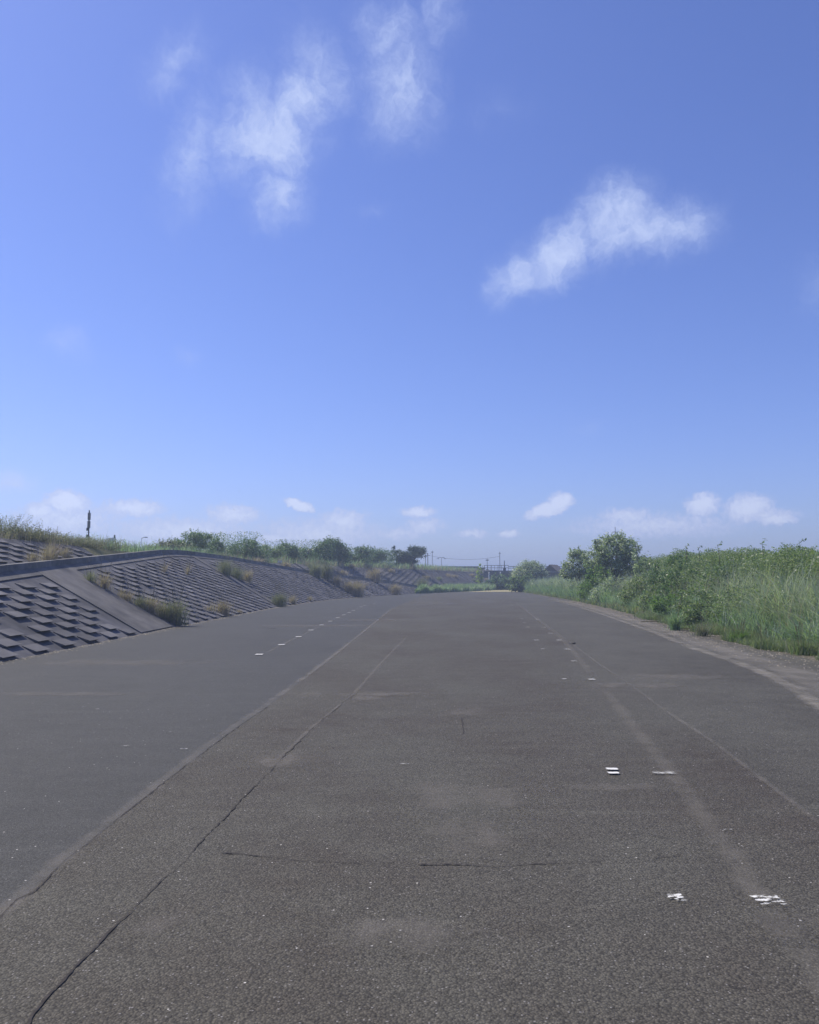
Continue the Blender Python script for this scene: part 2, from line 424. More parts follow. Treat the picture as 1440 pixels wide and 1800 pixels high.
class MB:
    def __init__(s): s.v = []; s.f = []

    def box(s, c, d, rz=0.0, taper=1.0):
        n = len(s.v); cx, cy, cz = c; hx, hy, hz = d[0] / 2, d[1] / 2, d[2] / 2
        cs, sn = math.cos(rz), math.sin(rz)
        for k, zz in ((1, -hz), (taper, hz)):
            for (a, b) in ((-hx, -hy), (hx, -hy), (hx, hy), (-hx, hy)):
                a, b = a * k, b * k
                s.v.append((cx + a * cs - b * sn, cy + a * sn + b * cs, cz + zz))
        s.f += [tuple(n + i for i in q) for q in ((0, 3, 2, 1), (4, 5, 6, 7), (0, 1, 5, 4), (1, 2, 6, 5), (2, 3, 7, 6), (3, 0, 4, 7))]
        return s

    def tube(s, pts, rad, seg=8):
        pts = [Vector(p) for p in pts]
        if not isinstance(rad, (list, tuple)): rad = [rad] * len(pts)
        n = len(s.v)
        for i, p in enumerate(pts):
            t = (pts[min(i + 1, len(pts) - 1)] - pts[max(i - 1, 0)]).normalized()
            a = t.orthogonal().normalized() if abs(t.z) > .95 else t.cross(Vector((0, 0, 1))).normalized()
            b = t.cross(a)
            for k in range(seg):
                w = 2 * math.pi * k / seg
                s.v.append(tuple(p + (a * math.cos(w) + b * math.sin(w)) * rad[i]))
        for i in range(len(pts) - 1):
            for k in range(seg):
                k2 = (k + 1) % seg
                s.f.append((n + i * seg + k, n + i * seg + k2, n + (i + 1) * seg + k2, n + (i + 1) * seg + k))
        s.f.append(tuple(n + k for k in range(seg))[::-1]); e = n + (len(pts) - 1) * seg
        s.f.append(tuple(e + k for k in range(seg)))
        return s

    def quad(s, a, b, c, d):
        n = len(s.v); s.v += [tuple(a), tuple(b), tuple(c), tuple(d)]; s.f.append((n, n + 1, n + 2, n + 3)); return s

    def build(s, name, m, parent=None, smooth=False): return mesh(name, s.v, s.f, m, parent, smooth)


# ------------------------------------------------------------------ curves of the place
def resample(pts, step):
    pts = np.array(pts, float)
    d = np.r_[0, np.cumsum(np.hypot(*np.diff(pts, axis=0).T[:2]))]
    n = int(d[-1] / step) + 1
    t = np.linspace(0, d[-1], n)
    return np.stack([np.interp(t, d, pts[:, i]) for i in range(pts.shape[1])], 1)


def smooth_curve(pts, step=.5, win=9):
    q = resample(pts, step)
    k = np.ones(win) / win
    out = q.copy()
    for i in range(q.shape[1]):
        pad = np.r_[2 * q[0, i] - q[1:win // 2 + 1, i][::-1], q[:, i], 2 * q[-1, i] - q[-win // 2:-1, i][::-1]]
        out[:, i] = np.convolve(pad, k, 'valid')[:len(q)]
    return out


# foot of the embankment (x, y)
FOOT = smooth_curve([(-7.5, -24), (-7.5, 15), (-7.55, 30), (-7.5, 44), (-7.15, 52), (-6.3, 62), (-5.3, 69), (-3.9, 75.5), (-1.6, 84), (3.0, 102), (8.2, 119), (13.2, 136), (19, 156), (26, 180)], .5, 21)
farc = np.r_[0, np.cumsum(np.hypot(*np.diff(FOOT, axis=0).T))]
tan = np.gradient(FOOT, axis=0); tan /= np.linalg.norm(tan, axis=1)[:, None]
FN = np.stack([-tan[:, 1], tan[:, 0]], 1)      # towards the levee
TOPZ, RUN = 3.05, 1.75


def kerb_h(y):
    return float(np.interp(y, [-24, 10, 20.9, 32, 41, 43.5, 46, 50, 55, 62, 70, 79, 86, 95, 104, 108], [.25, 1.05, 1.67, 2.3, 2.82, 2.92, 2.96, 2.94, 2.86, 2.58, 2.16, 1.7, 1.42, .9, .25, 0.0]))


BERM = 2.1


def foot_at(s):
    return np.array([np.interp(s, farc, FOOT[:, 0]), np.interp(s, farc, FOOT[:, 1])]), np.array([np.interp(s, farc, FN[:, 0]), np.interp(s, farc, FN[:, 1])])


def slope_pt(s, off, z):
    p, n = foot_at(s)
    return Vector((p[0] + n[0] * off, p[1] + n[1] * off, z))


def s_of_y(y): return float(np.interp(y, FOOT[:, 1], farc))


SN_, CS_ = 1 / math.hypot(1, RUN), RUN / math.hypot(1, RUN)   # slope normal parts


def facing(s, h, base_off, base_z):
    """point on a 1:1.62 face, h above base_z, raised by n along the normal"""
    p, n = foot_at(s)
    return p, n


def face_pt(s, z, lift, off0=0.0, z0=0.0):
    p, n = foot_at(s)
    o = off0 + (z - z0) * RUN - lift * SN_
    return (p[0] + n[0] * o, p[1] + n[1] * o, z + lift * CS_)


# right edge of asphalt
REDGE = smooth_curve([(7.2, -24), (7.25, 8), (7.5, 15), (7.9, 22), (8.7, 29), (10.4, 45), (11.9, 62), (13.6, 94), (13.9, 110)], .5, 15)

# ------------------------------------------------------------------ ground, road, levee
g = MB()
NG = 26
xs = np.linspace(-1500, 1500, NG); ys = np.linspace(-1200, 1800, NG)
gv = [(x, y, -.03) for y in ys for x in xs]
gf = [(j * NG + i, j * NG + i + 1, (j + 1) * NG + i + 1, (j + 1) * NG + i) for j in range(NG - 1) for i in range(NG - 1)]
tag(mesh('ground', gv, gf, M_TURF), kind='structure')


def polyline(pix): return [P(*p)[:2] for p in pix]


SEAM1 = [(-3.35, -24), (-3.3, -2), (-3.0, 1.5)] + polyline([(0, 1612), (120, 1510), (290, 1375), (375, 1310), (470, 1243), (530, 1197), (600, 1143), (655, 1098), (690, 1070), (735, 1050)]) + [(3.2, 112)]
RBND = [(3.0, -24), (2.85, 2)] + polyline([(1440, 1447), (1340, 1370), (1255, 1305), (1170, 1250), (1110, 1205), (1050, 1165), (1000, 1128), (960, 1100), (925, 1070), (895, 1050)]) + [(12.6, 108)]
SEAM1 = np.array(sorted([tuple(p) for p in SEAM1], key=lambda p: p[1])); RBND = np.array(sorted([tuple(p) for p in RBND], key=lambda p: p[1]))


def lx(curve, y): return float(np.interp(y, curve[:, 1], curve[:, 0]))


YS = np.r_[np.arange(-22, 60, 1.0), np.arange(60, 106, 1.5), 107.0]


def strip(name, fa, fb, z, m, nx=3, parent=None, ys_=YS):
    v, f = [], []
    for y in ys_:
        a, b = fa(y), fb(y)
        for i in range(nx + 1): v.append((a + (b - a) * i / nx, y, z))
    for j in range(len(ys_) - 1):
        for i in range(nx):
            k = j * (nx + 1) + i; f.append((k, k + 1, k + nx + 2, k + nx + 1))
    return mesh(name, v, f, m, parent)


left_edge = lambda y: lx(FOOT, y) - .25
road = strip('road', left_edge, lambda y: lx(SEAM1, y), 0.0, M_ASPH_A)
tag(road, kind='structure')
o = strip('road_lane', lambda y: lx(SEAM1, y), lambda y: lx(RBND, y), 0.0, M_ASPH_B, 3, road)
o = strip('road_lane', lambda y: lx(RBND, y), lambda y: lx(REDGE, y) + .06 * math.sin(y * 1.7) + .05 * math.sin(y * 4.1), 0.0, M_ASPH_C, 3, road)
verge = strip('verge', lambda y: lx(REDGE, y) - .4, lambda y: lx(REDGE, y) + 5.0 + .2 * math.sin(y), -.012, M_EARTH)
tag(verge, kind='structure')
# tan track going on beyond the end of the asphalt
tv = MB()
trk = [(3, 107.05, 14.6), (4.5, 112, 15.4), (7.5, 118, 17), (11, 126, 20), (15, 140, 23), (21, 170, 29)]
for a, b in zip(trk[:-1], trk[1:]): tv.quad((a[0], a[1], -.008), (a[2], a[1], -.008), (b[2], b[1], -.008), (b[0], b[1], -.008))
tag(tv.build('dirt_track', M_DRYPATH), kind='structure')


def ribbon(name, pts, width, z, m, parent, jitter=0.0, step=.1, wfun=None):
    q = resample([tuple(p)[:2] for p in pts], step)
    t = np.gradient(q, axis=0); t /= np.linalg.norm(t, axis=1)[:, None]
    n = np.stack([-t[:, 1], t[:, 0]], 1)
    k = len(q)
    if jitter:
        w = rng.normal(0, 1, k); w = np.convolve(np.r_[w, w[:2]], np.ones(3) / 3, 'valid'); w2 = np.convolve(rng.normal(0, 1, k + 14), np.ones(15) / 15, 'valid') * 2.4
        q = q + n * ((w + w2) * jitter)[:, None]
    ww = np.full(k, width) if wfun is None else np.array([wfun(i / (k - 1)) for i in range(k)]) * width
    if jitter: ww = ww * rng.uniform(.35, 1.4, k) * (.5 + 1.2 * np.clip(.5 + .5 * np.sin(np.arange(k) * .09 + k) + .35 * np.sin(np.arange(k) * .31), 0, 1))
    a = q + n * ww[:, None] / 2; b = q - n * ww[:, None] / 2
    v = np.c_[np.r_[a, b], np.full(2 * k, z)]
    i = np.arange(k - 1)
    f = np.stack([i, i + 1, k + i + 1, k + i], 1)
    L_ = np.linspace(0, 1, k)
    uv = np.r_[np.c_[L_, np.ones(k)], np.c_[L_, np.zeros(k)]]
    return mesh(name, v, f, m, parent, uv=uv)


# joint cracks
C1 = [P(*p) for p in [(-60, 1668), (0, 1612), (30, 1582), (60, 1568), (120, 1510), (205, 1442), (290, 1375), (375, 1310), (430, 1270), (470, 1243)]]
ribbon('crack', C1, .0055, .005, M_CRACK, road, .004, .03)
C2 = [P(*p) for p in [(20, 1826), (45, 1800), (100, 1738), (190, 1645), (255, 1578), (330, 1505), (400, 1432), (470, 1360), (545, 1285), (620, 1222)]]
ribbon('crack', C2, .0068, .005, M_CRACK, road, .0065, .03)
ribbon('crack', [P(*p) for p in [(390, 1500), (455, 1506), (520, 1513), (590, 1515), (640, 1519), (700, 1517)]], .008, .005, M_CRACK, road, .005, .025)
ribbon('crack', [P(*p) for p in [(735, 1521), (800, 1521), (870, 1524), (935, 1519), (1000, 1517), (1060, 1514)]], .009, .005, M_CRACK, road, .006, .025)
ribbon('crack', [P(*p) for p in [(1135, 1513), (1160, 1507), (1200, 1504)]], .006, .005, M_CRACK, road, .005, .025)
ribbon('crack', [P(*p) for p in [(812, 1262), (815, 1290)]], .008, .005, M_CRACK, road, .004, .05)
# pale dust gathered in the joints
ribbon('joint_dust', [P(*p) for p in [(-80, 1675), (0, 1606), (120, 1504), (290, 1369), (375, 1304), (470, 1238), (530, 1194), (600, 1141), (655, 1097), (690, 1068)]], .20, .004, M_SEAM, road, 0, .25)
ribbon('joint_dust', [P(*p) for p in [(530, 1197), (600, 1143), (655, 1098), (680, 1078), (700, 1066)]], .12, .009, M_SEAM, road, 0, .25)
ribbon('joint_dust', [P(*p) for p in [(470, 1352), (545, 1283), (620, 1222), (680, 1155), (715, 1120)]], .10, .004, M_SEAM, road, 0, .25)
ribbon('joint_dust', [P(*p) for p in [(470, 1147), (495, 1134), (547, 1108.5), (594, 1086.5), (635, 1067.5), (660, 1060), (720, 1052), (770, 1048)]], .13, .004, M_SEAM, road, 0, .25)
ribbon('joint_dust', [P(*p) for p in [(1520, 1510), (1440, 1447), (1340, 1370), (1255, 1305), (1170, 1250), (1110, 1205), (1050, 1165), (1000, 1128), (960, 1100), (925, 1070), (905, 1058)]], .09, .004, M_SEAM, road, 0, .25)
ribbon('faded_band', [P(*p) for p in [(1560, 1900), (1470, 1760), (1400, 1660), (1340, 1585), (1270, 1480), (1200, 1385), (1120, 1285), (1085, 1240), (1048, 1195), (1005, 1142), (978, 1113), (944, 1088), (912, 1064)]], .24, .004, M_BAND, road, 0, .25)


def patch(name, px, py, wx, wy, m, z=.004, rot=0.0, parent=None):
    c = P(px, py); cs, sn = math.cos(rot), math.sin(rot)
    v = []
    for a, b in ((-1, -1), (1, -1), (1, 1), (-1, 1)):
        a, b = a * wx / 2, b * wy / 2
        v.append((c.x + a * cs - b * sn, c.y + a * sn + b * cs, z))
    return mesh(name, v, [(0, 1, 2, 3)], m, parent if parent else road, uv=[(0, 0), (1, 0), (1, 1), (0, 1)])


ribbon('joint_dust', [(lx(FOOT, t) + .1, t) for t in np.arange(8, 84, 2.0)], .34, .004, overlay('foot_dust', (.20, .19, .17), (.36, .66), 3.5, 1, 1, .7, edge=1), road, 0, .4)
# dusty stains
for (x, y, a, b) in ((640, 1224, .9, 1.3), (545, 1221, .5, .7), (505, 1335, .7, .8), (490, 1345, .5, .5), (820, 1252, .7, .9), (810, 1400, 1.1, 1.1), (830, 1470, .7, .9), (700, 1221, 1.3, .5), (300, 1625, .5, .4), (710, 1650, .9, .5),
                     (1380, 1628, .35, .35), (1090, 1385, 1.1, .3), (760, 1060, 6, 3), (840, 1055, 5, 4), (560, 1100, 6, 2), (200, 1165, 5, 1.6), (100, 1220, 3, .6), (1110, 1205, 2.2, 1.0), (1180, 1190, 2.5, 1.2), (660, 1090, 4, 2.5)):
    patch('dust_patch', x, y, a * 1.3, b * 1.3, M_FILM, .004 if b != .5 else .009, 0)
patch('stain', 472, 1104.5, 1.3, 1.4, M_WET, .004, .1)
patch('stain', 1004, 1132, .2, .5, M_WET, .004, .1)
patch('stain', 1292, 1516, .07, .06, M_WET, .012, .1)
# dust washed over the asphalt along the verge
ve = [P(*p) for p in [(1560, 1290), (1500, 1262), (1440, 1228), (1370, 1190), (1300, 1163), (1220, 1137), (1160, 1113), (1110, 1096), (1060, 1079), (1010, 1064), (960, 1052)]]
ribbon('dust_drift', [(p.x + .4, p.y) for p in ve], 1.45, .004, overlay('verge_dust', (.32, .295, .26), (.28, .80), 1.4, 1, .6, .55, edge=1), road, 0, .5, wfun=lambda t: 1 - .6 * t)
ribbon('dust_drift', [(p.x - .1, p.y) for p in ve], .55, .009, overlay('verge_dust_pale', (.40, .37, .32), (.32, .72), 2.0, 1, .6, .5, edge=1), road, 0, .5, wfun=lambda t: 1 - .65 * t)

# worn white paint marks, pairs on the near right and single ones along the far joint
for (x, y, a, b, near) in [(1168, 1361, .27, .13, 0), (1350, 1586, .17, .14, 1), (1189, 1582, .10, .13, 1), (1076, 1354, .10, .07, 2), (1079, 1361, .09, .06, 2),
                        (1040, 1195.5, .26, .35, 0), (992, 1194.5, .17, .25, 0), (997, 1142, .3, .45, 0), (954, 1141.5, .2, .3, 0), (983, 1126, .3, .5, 0), (943, 1126, .27, .5, 0),
                        (968, 1114, .3, .5, 0), (957, 1104, .25, .5, 0), (945, 1089, .3, .7, 0), (928, 1103, .2, .5, 0), (922, 1095, .2, .5, 0), (917, 1088, .2, .6, 0), (1009, 1163, .25, .3, 0), (897, 1058, .3, 1.2, 0), (900, 1064, .25, 1.0, 0),
                        (148, 1244, .12, .07, 0), (170, 1248, .12, .07, 0), (323, 1318.5, .10, .05, 0), (219, 1313, .13, .05, 0), (300, 1288, .05, .04, 0), (710, 1345, .14, .03, 0), (1280, 1462, .09, .03, 0), (578, 1071, .2, .5, 0)]:
    kk = 1.2 if near else (.95 if y > 1300 else .66)
    patch('painted_mark', x, y, a * kk, b * kk, M_PAINT_NEAR if near == 1 else (M_PAINT if near == 0 else overlay('paint_dash', (.66, .66, .64), (.33, .38), 30, .5, 1.5, 1, edge=2, e0=.3)), .013, 0)
for (x, y) in [(455.7, 1151.2), (495, 1134), (525, 1120), (546.7, 1108.2), (565.5, 1099.2), (580.7, 1092.5), (593.7, 1086.4), (604.5, 1081.3), (613.7, 1077.3), (621.5, 1073.4), (635, 1067.2), (641, 1064.6), (658, 1061.8)]:
    patch('painted_mark', x, y, .15, .2, M_MARK, .013, 0)
# small debris: a dark lump lying on the joint
deb = MB().box((0, 0, .02), (.13, .08, .04), .4, .6).box((.05, .03, .04), (.09, .05, .03), 1.0, .5)
do = deb.build('clod', M_CRACK); do.scale = (.7, .7, .6); do.location = P(1008, 1132); do.location.z = .0
tag(do, 'small dark clod of dirt lying on the pale joint line', 'clod')

# ------------------------------------------------------------------ embankment
S0, S1 = s_of_y(-22), s_of_y(178)
SK = s_of_y(107)
st = np.arange(S0, S1, .75)
# levee earth body
lv, lf = [], []
prof_n = 7
for s in st:
    y = foot_at(s)[0][1]
    h = kerb_h(y)
    run2 = (TOPZ - h) * RUN
    o_t = h * RUN + BERM * min(1, h / .8) + run2
    pts = [(0, -.05), (h * RUN, h - .05), (h * RUN + BERM * min(1, h / .8), h - .04), (o_t, TOPZ - .05), (o_t + 7, TOPZ), (o_t + 13, 1.2), (o_t + 20, -.05)]
    for (o_, z_) in pts: lv.append(slope_pt(s, o_, z_))
for j in range(len(st) - 1):
    for i in range(prof_n - 1):
        k = j * prof_n + i; lf.append((k, k + 1, k + prof_n + 1, k + prof_n))
tag(mesh('levee', lv, lf, M_TURF, smooth=False), kind='structure')


def revet_panel(name, parent, sa, sb, zlo, zhi, off0, z0, m, lift=0.0, ds=.75):
    n = max(2, int((sb - sa) / ds) + 1)
    v, f = [], []
    for s in np.linspace(sa, sb, n):
        lo, hi = zlo(s), zhi(s)
        for k in range(2): v.append(face_pt(s, (lo, hi)[k], lift, off0(s), z0(s)))
    for j in range(n - 1): f.append((2 * j, 2 * j + 1, 2 * j + 3, 2 * j + 2))
    return mesh(name, v, f, m, parent)


BANDS = [(23.2, 26.3, 0), (46.3, 47.0, 1), (63.5, 63.9, 1), (77.3, 77.9, 1), (90.5, 91.0, 1), (3.0, 3.6, 1)]
bands = [(s_of_y(a), s_of_y(b), c) for a, b, c in BANDS]


def blocks(parent, sa, sb, zlo, zhi, off0, z0, skip, wid=.69, row=.155, seed=3):
    """staggered raised wedge blocks over a slope face: one surface pattern"""
    r = random.Random(seed)
    v, f = [], []
    ncol = int((sb - sa) / wid)
    for i in range(ncol):
        s_a = sa + i * wid + .02; s_b = sa + i * wid + wid * .965
        if any(s_b > a - .05 and s_a < b + .05 for a, b, _ in skip): continue
        lo = max(zlo(s_a), zlo(s_b)); hi = min(zhi(s_a), zhi(s_b))
        j = 0
        while True:
            z1 = lo + .015 + j * row; z2 = z1 + row * 1.02
            if z2 > hi: break
            if (i + j) % 2 == 0 and r.random() > .006:
                q = r.uniform(-.014, .012)
                hb = .068 + q; ht = .016 + q * .3
                n = len(v)
                for (s, z, l) in ((s_a, z1 + .035, 0), (s_b, z1 + .035, 0), (s_b, z2, 0), (s_a, z2, 0), (s_a, z1, hb), (s_b, z1, hb), (s_b, z2, ht), (s_a, z2, ht)):
                    v.append(face_pt(s, z, l, off0(s), z0(s)))
                f += [(n + 4, n + 7, n + 6, n + 5), (n, n + 4, n + 5, n + 1), (n + 1, n + 5, n + 6, n + 2), (n + 2, n + 6, n + 7, n + 3), (n + 3, n + 7, n + 4, n)]
            j += 1
    return mesh('block_paving', v, f, M_BLOCK, parent)


yk = lambda s: float(np.interp(s, farc, FOOT[:, 1]))
hk = lambda s: kerb_h(yk(s))
rev = empty('block_revetment', (-7.5, 20, 0), 'dark grey staggered block slope rising straight from the asphalt edge', 'revetment')
rev.location = (0, 0, 0)
revet_panel('slope_face', rev, S0, SK, lambda s: 0.0, lambda s: hk(s), lambda s: 0.0, lambda s: 0.0, M_BLOCKGAP)
blocks(rev, S0, SK, lambda s: 0.0, lambda s: hk(s) - .16, lambda s: 0.0, lambda s: 0.0, bands)
for a, b, c in bands:
    v, f = [], []
    n = 6; lift = .035
    for s in np.linspace(a, b, n):
        h = hk(s)
        v += [face_pt(s, 0.01, 0.002), face_pt(s, .012, lift), face_pt(s, h - .02, lift), face_pt(s, h - .02, 0.002)]
    for j in range(n - 1):
        k = 4 * j; f += [(k, k + 1, k + 5, k + 4), (k + 1, k + 2, k + 6, k + 5)]
    f += [(0, 3, 2, 1), (4 * (n - 1), 4 * (n - 1) + 1, 4 * (n - 1) + 2, 4 * (n - 1) + 3)]
    mesh('smooth_band', v, f, M_BAND_C, rev)
# smooth strip under the kerb
revet_panel('top_strip', rev, S0, SK - 2, lambda s: max(.03, hk(s) - .17), lambda s: hk(s), lambda s: 0.0, lambda s: 0.0, M_BAND_C, .03)
# kerb
kv, kf = [], []
ks = np.arange(S0, SK - .5, .6)
for s in ks:
    h = hk(s); o_ = h * RUN
    for (a, z) in ((-.02, -.12), (-.02, .20), (.20, .20), (.20, -.12)):
        p = slope_pt(s, o_ + a, h + z); kv.append(p)
for j in range(len(ks) - 1):
    for i in range(4):
        a = 4 * j + i; b = 4 * j + (i + 1) % 4; kf.append((a, b, b + 4, a + 4))
kf += [(3, 2, 1, 0), tuple(4 * (len(ks) - 1) + i for i in range(4))]
kerbo = mesh('kerb', kv, kf, M_KERB, rev)
# berm path surface
bv, bf = [], []
for s in st:
    if s > SK: break
    h = hk(s); w_ = BERM * min(1, h / .8)
    bv += [slope_pt(s, h * RUN + .2, h - .02), slope_pt(s, h * RUN + w_ + .02, h - .02)]
for j in range(len(bv) // 2 - 1): bf.append((2 * j, 2 * j + 1, 2 * j + 3, 2 * j + 2))
tag(mesh('ramp_path', bv, bf, M_EARTH), kind='structure')
# upper revetment
up = empty('upper_revetment', (0, 0, 0), 'upper tier of staggered blocks between the ramp path and the grassy levee crest', 'revetment')
offu = lambda s: hk(s) * RUN + BERM * min(1, hk(s) / .8)
for k_, (ya, yb) in enumerate(((-22, 37.0), (49.0, 172))):
    a, b = s_of_y(ya), s_of_y(yb)
    revet_panel('slope_face', up, a, b, lambda s: hk(s), lambda s: TOPZ, offu, lambda s: hk(s), M_BLOCKGAP)
    blocks(up, a, b, lambda s: hk(s), lambda s: TOPZ - .05, offu, lambda s: hk(s), [(s_of_y(q), s_of_y(q) + .5, 0) for q in (76, 132, 110)], seed=5 + k_)
for q in (76, 110, 132):
    a = s_of_y(q)
    v = []
    for s in (a, a + .5):
        v += [face_pt(s, hk(s), .11, offu(s), hk(s)), face_pt(s, TOPZ, .11, offu(s), hk(s)), face_pt(s, hk(s), 0, offu(s), hk(s)), face_pt(s, TOPZ, 0, offu(s), hk(s))]
    mesh('smooth_band', v, [(0, 1, 5, 4), (0, 2, 3, 1), (4, 5, 7, 6), (0, 4, 6, 2)], M_BAND_C, up)


# ------------------------------------------------------------------ plants
def leaves_at(pts, size, up=.5, aspect=.5, out=None, curl=0.0):
    """rhombic leaves, one quad each, at pts"""
    n = len(pts)
    nrm = rng.normal(0, 1, (n, 3)); nrm[:, 2] = np.abs(nrm[:, 2]) + up
    if out is not None: nrm += out * .8
    nrm /= np.linalg.norm(nrm, axis=1)[:, None]
    t = rng.normal(0, 1, (n, 3)); t -= nrm * (t * nrm).sum(1)[:, None]; t /= np.linalg.norm(t, axis=1)[:, None]
    b = np.cross(nrm, t)
    s = (size * rng.uniform(.55, 1.35, n))[:, None]
    v = np.empty((n, 4, 3))
    v[:, 0] = pts - t * s; v[:, 1] = pts - b * s * aspect + nrm * s * .15; v[:, 2] = pts + t * s; v[:, 3] = pts + b * s * aspect + nrm * s * .15
    f = np.arange(n * 4).reshape(n, 4)
    return v.reshape(-1, 3), f


def crown_points(ells, nclump, per, cr, shell=.55, flat=.8, zmin=-9):
    """clump centres in the outer part of each ellipsoid, leaves scattered round each centre"""
    vol = np.array([e[3] * e[4] * e[5] for e in ells]) ** .67
    cnt = np.maximum(2, (nclump * vol / vol.sum()).astype(int))
    allp, cen, outd = [], [], []
    for e, c in zip(ells, cnt):
        d = rng.normal(0, 1, (c, 3)); d /= np.linalg.norm(d, axis=1)[:, None]
        r = rng.uniform(shell, 1.0, c)[:, None]
        cc = np.array(e[:3]) + d * r * np.array(e[3:6])
        k = cc[:, 2] > zmin
        cc, d = cc[k], d[k]
        crr = cr * rng.uniform(.55, 1.4, len(cc))
        m = (per * rng.uniform(.5, 1.4, len(cc))).astype(int) + 3
        for q, dd, rr, mm in zip(cc, d, crr, m):
            p = rng.normal(0, .5, (mm, 3)) * rr
            p[:, 2] *= flat
            allp.append(q + p); outd.append(np.repeat(dd[None], mm, 0))
        cen.append(cc)
    return np.concatenate(allp), np.concatenate(outd), np.concatenate(cen)


def branches(cen, base_pts, r0, k=14, seg=5):
    mb = MB()
    idx = rng.choice(len(cen), min(k, len(cen)), replace=False)
    for i in idx:
        e = Vector(cen[i]); b = Vector(base_pts[rng.integers(len(base_pts))])
        mid = b.lerp(e, .5) + Vector((rng.normal(0, .06), rng.normal(0, .06), .08)) * (e - b).length
        mb.tube([b, mid, e], [r0, r0 * .6, r0 * .15], seg)
    return mb


PROTO = {}


def shrub_meshes(key, ells, nclump, per, cr, leaf, m, size_up=.5, aspect=.5, stems=8, stem_r=.012, sprigs=0, flat=.8, trunk_h=0.0):
    p, od, cen = crown_points(ells, nclump, per, cr, flat=flat, zmin=leaf)
    p = p[p[:, 2] > .02] if len(p) == len(od) else p
    v, f = leaves_at(p, leaf, size_up, aspect)
    if sprigs:
        top = cen[np.argsort(-cen[:, 2])][:max(sprigs * 3, 6)]
        vs, fs = [v], [f]; n0 = len(v)
        for i in rng.choice(len(top), sprigs):
            b = top[i]; h = rng.uniform(.18, .5) * (1 + leaf * 4)
            lean = rng.normal(0, .25, 2)
            k = int(10 + h * 30)
            t = np.linspace(0, 1, k)[:, None]
            q = b + np.c_[lean[0] * h * t ** 1.5, lean[1] * h * t ** 1.5, h * t] + rng.normal(0, leaf * .6, (k, 3))
            vv, ff = leaves_at(q, leaf * .85, size_up, aspect)
            vs.append(vv); fs.append(ff + n0); n0 += len(vv)
        v = np.concatenate(vs); f = np.concatenate(fs)
    return v, f, cen


def plant(name, label, cat, loc, ells, nclump, per, cr, leaf, m, group=None, aspect=.5, stems=8, stem_r=.012, sprigs=0, trunk=None, up=.5, flat=.8, rz=0, bark=None):
    """thing: crown + stems/trunk"""
    e = empty(name, loc, label, cat, group, rz)
    v, f, cen = shrub_meshes(name, ells, nclump, per, cr, leaf, m, up, aspect, sprigs=sprigs, flat=flat)
    mesh('crown', v, f, m, e)
    if trunk:
        h, r = trunk
        lean = (rng.normal(0, .06) * h, rng.normal(0, .06) * h)
        mb = MB(); mb.tube([(0, 0, -.2), (lean[0] * .4, lean[1] * .4, h * .5), (lean[0], lean[1], h)], [r * 1.3, r, r * .8], 8)
        bb = [(lean[0], lean[1], h * q) for q in (.6, .8, 1.0)]
        br = branches(cen, bb, r * .55, stems)
        n = len(mb.v); mb.v += br.v; mb.f += [tuple(n + i for i in q) for q in br.f]
        mb.build('trunk', bark or M_BARK, e, True)
    else:
        bb = [(rng.normal(0, .12), rng.normal(0, .12), -.03) for _ in range(5)]
        branches(cen, bb, stem_r, stems).build('stem', bark or M_BARK, e, True)
    return e


def blades(xy, h, w, bend=.35, seg=4, z=0.0, lean=None, zf=None):
    """tapering curved grass blades rooted at xy"""
    n = len(xy)
    h = h * rng.uniform(.55, 1.15, n)
    az = rng.uniform(0, 2 * math.pi, n)
    dx, dy = np.cos(az), np.sin(az)
    if lean is not None: dx = dx + lean[0]; dy = dy + lean[1]
    bd = bend * rng.uniform(.2, 1.6, n)
    fa = az + math.pi / 2 + rng.normal(0, .7, n)
    wx, wy = np.cos(fa), np.sin(fa)
    V = np.empty((n, (seg + 1) * 2, 3))
    zz = np.full(n, z) if zf is None else zf
    for k in range(seg + 1):
        t = k / seg
        cx = xy[:, 0] + dx * bd * h * t ** 2; cy = xy[:, 1] + dy * bd * h * t ** 2
        cz = zz + h * (t - .45 * np.minimum(bd, 1.2) * t ** 2.4)
        ww = w * (1 - t) ** .6 * (.6 + .9 * t * (1 - t) * 2) + w * .06
        V[:, 2 * k] = np.stack([cx - wx * ww / 2, cy - wy * ww / 2, cz], 1)
        V[:, 2 * k + 1] = np.stack([cx + wx * ww / 2, cy + wy * ww / 2, cz], 1)
    base = (np.arange(n) * (seg + 1) * 2)[:, None]
    F = np.concatenate([base + np.array([2 * k, 2 * k + 1, 2 * k + 3, 2 * k + 2]) for k in range(seg)], 0)
    return V.reshape(-1, 3), F


def join(parts):
    vs, fs, n = [], [], 0
    for v, f in parts: vs.append(v); fs.append(f + n); n += len(v)
    return np.concatenate(vs), np.concatenate(fs)


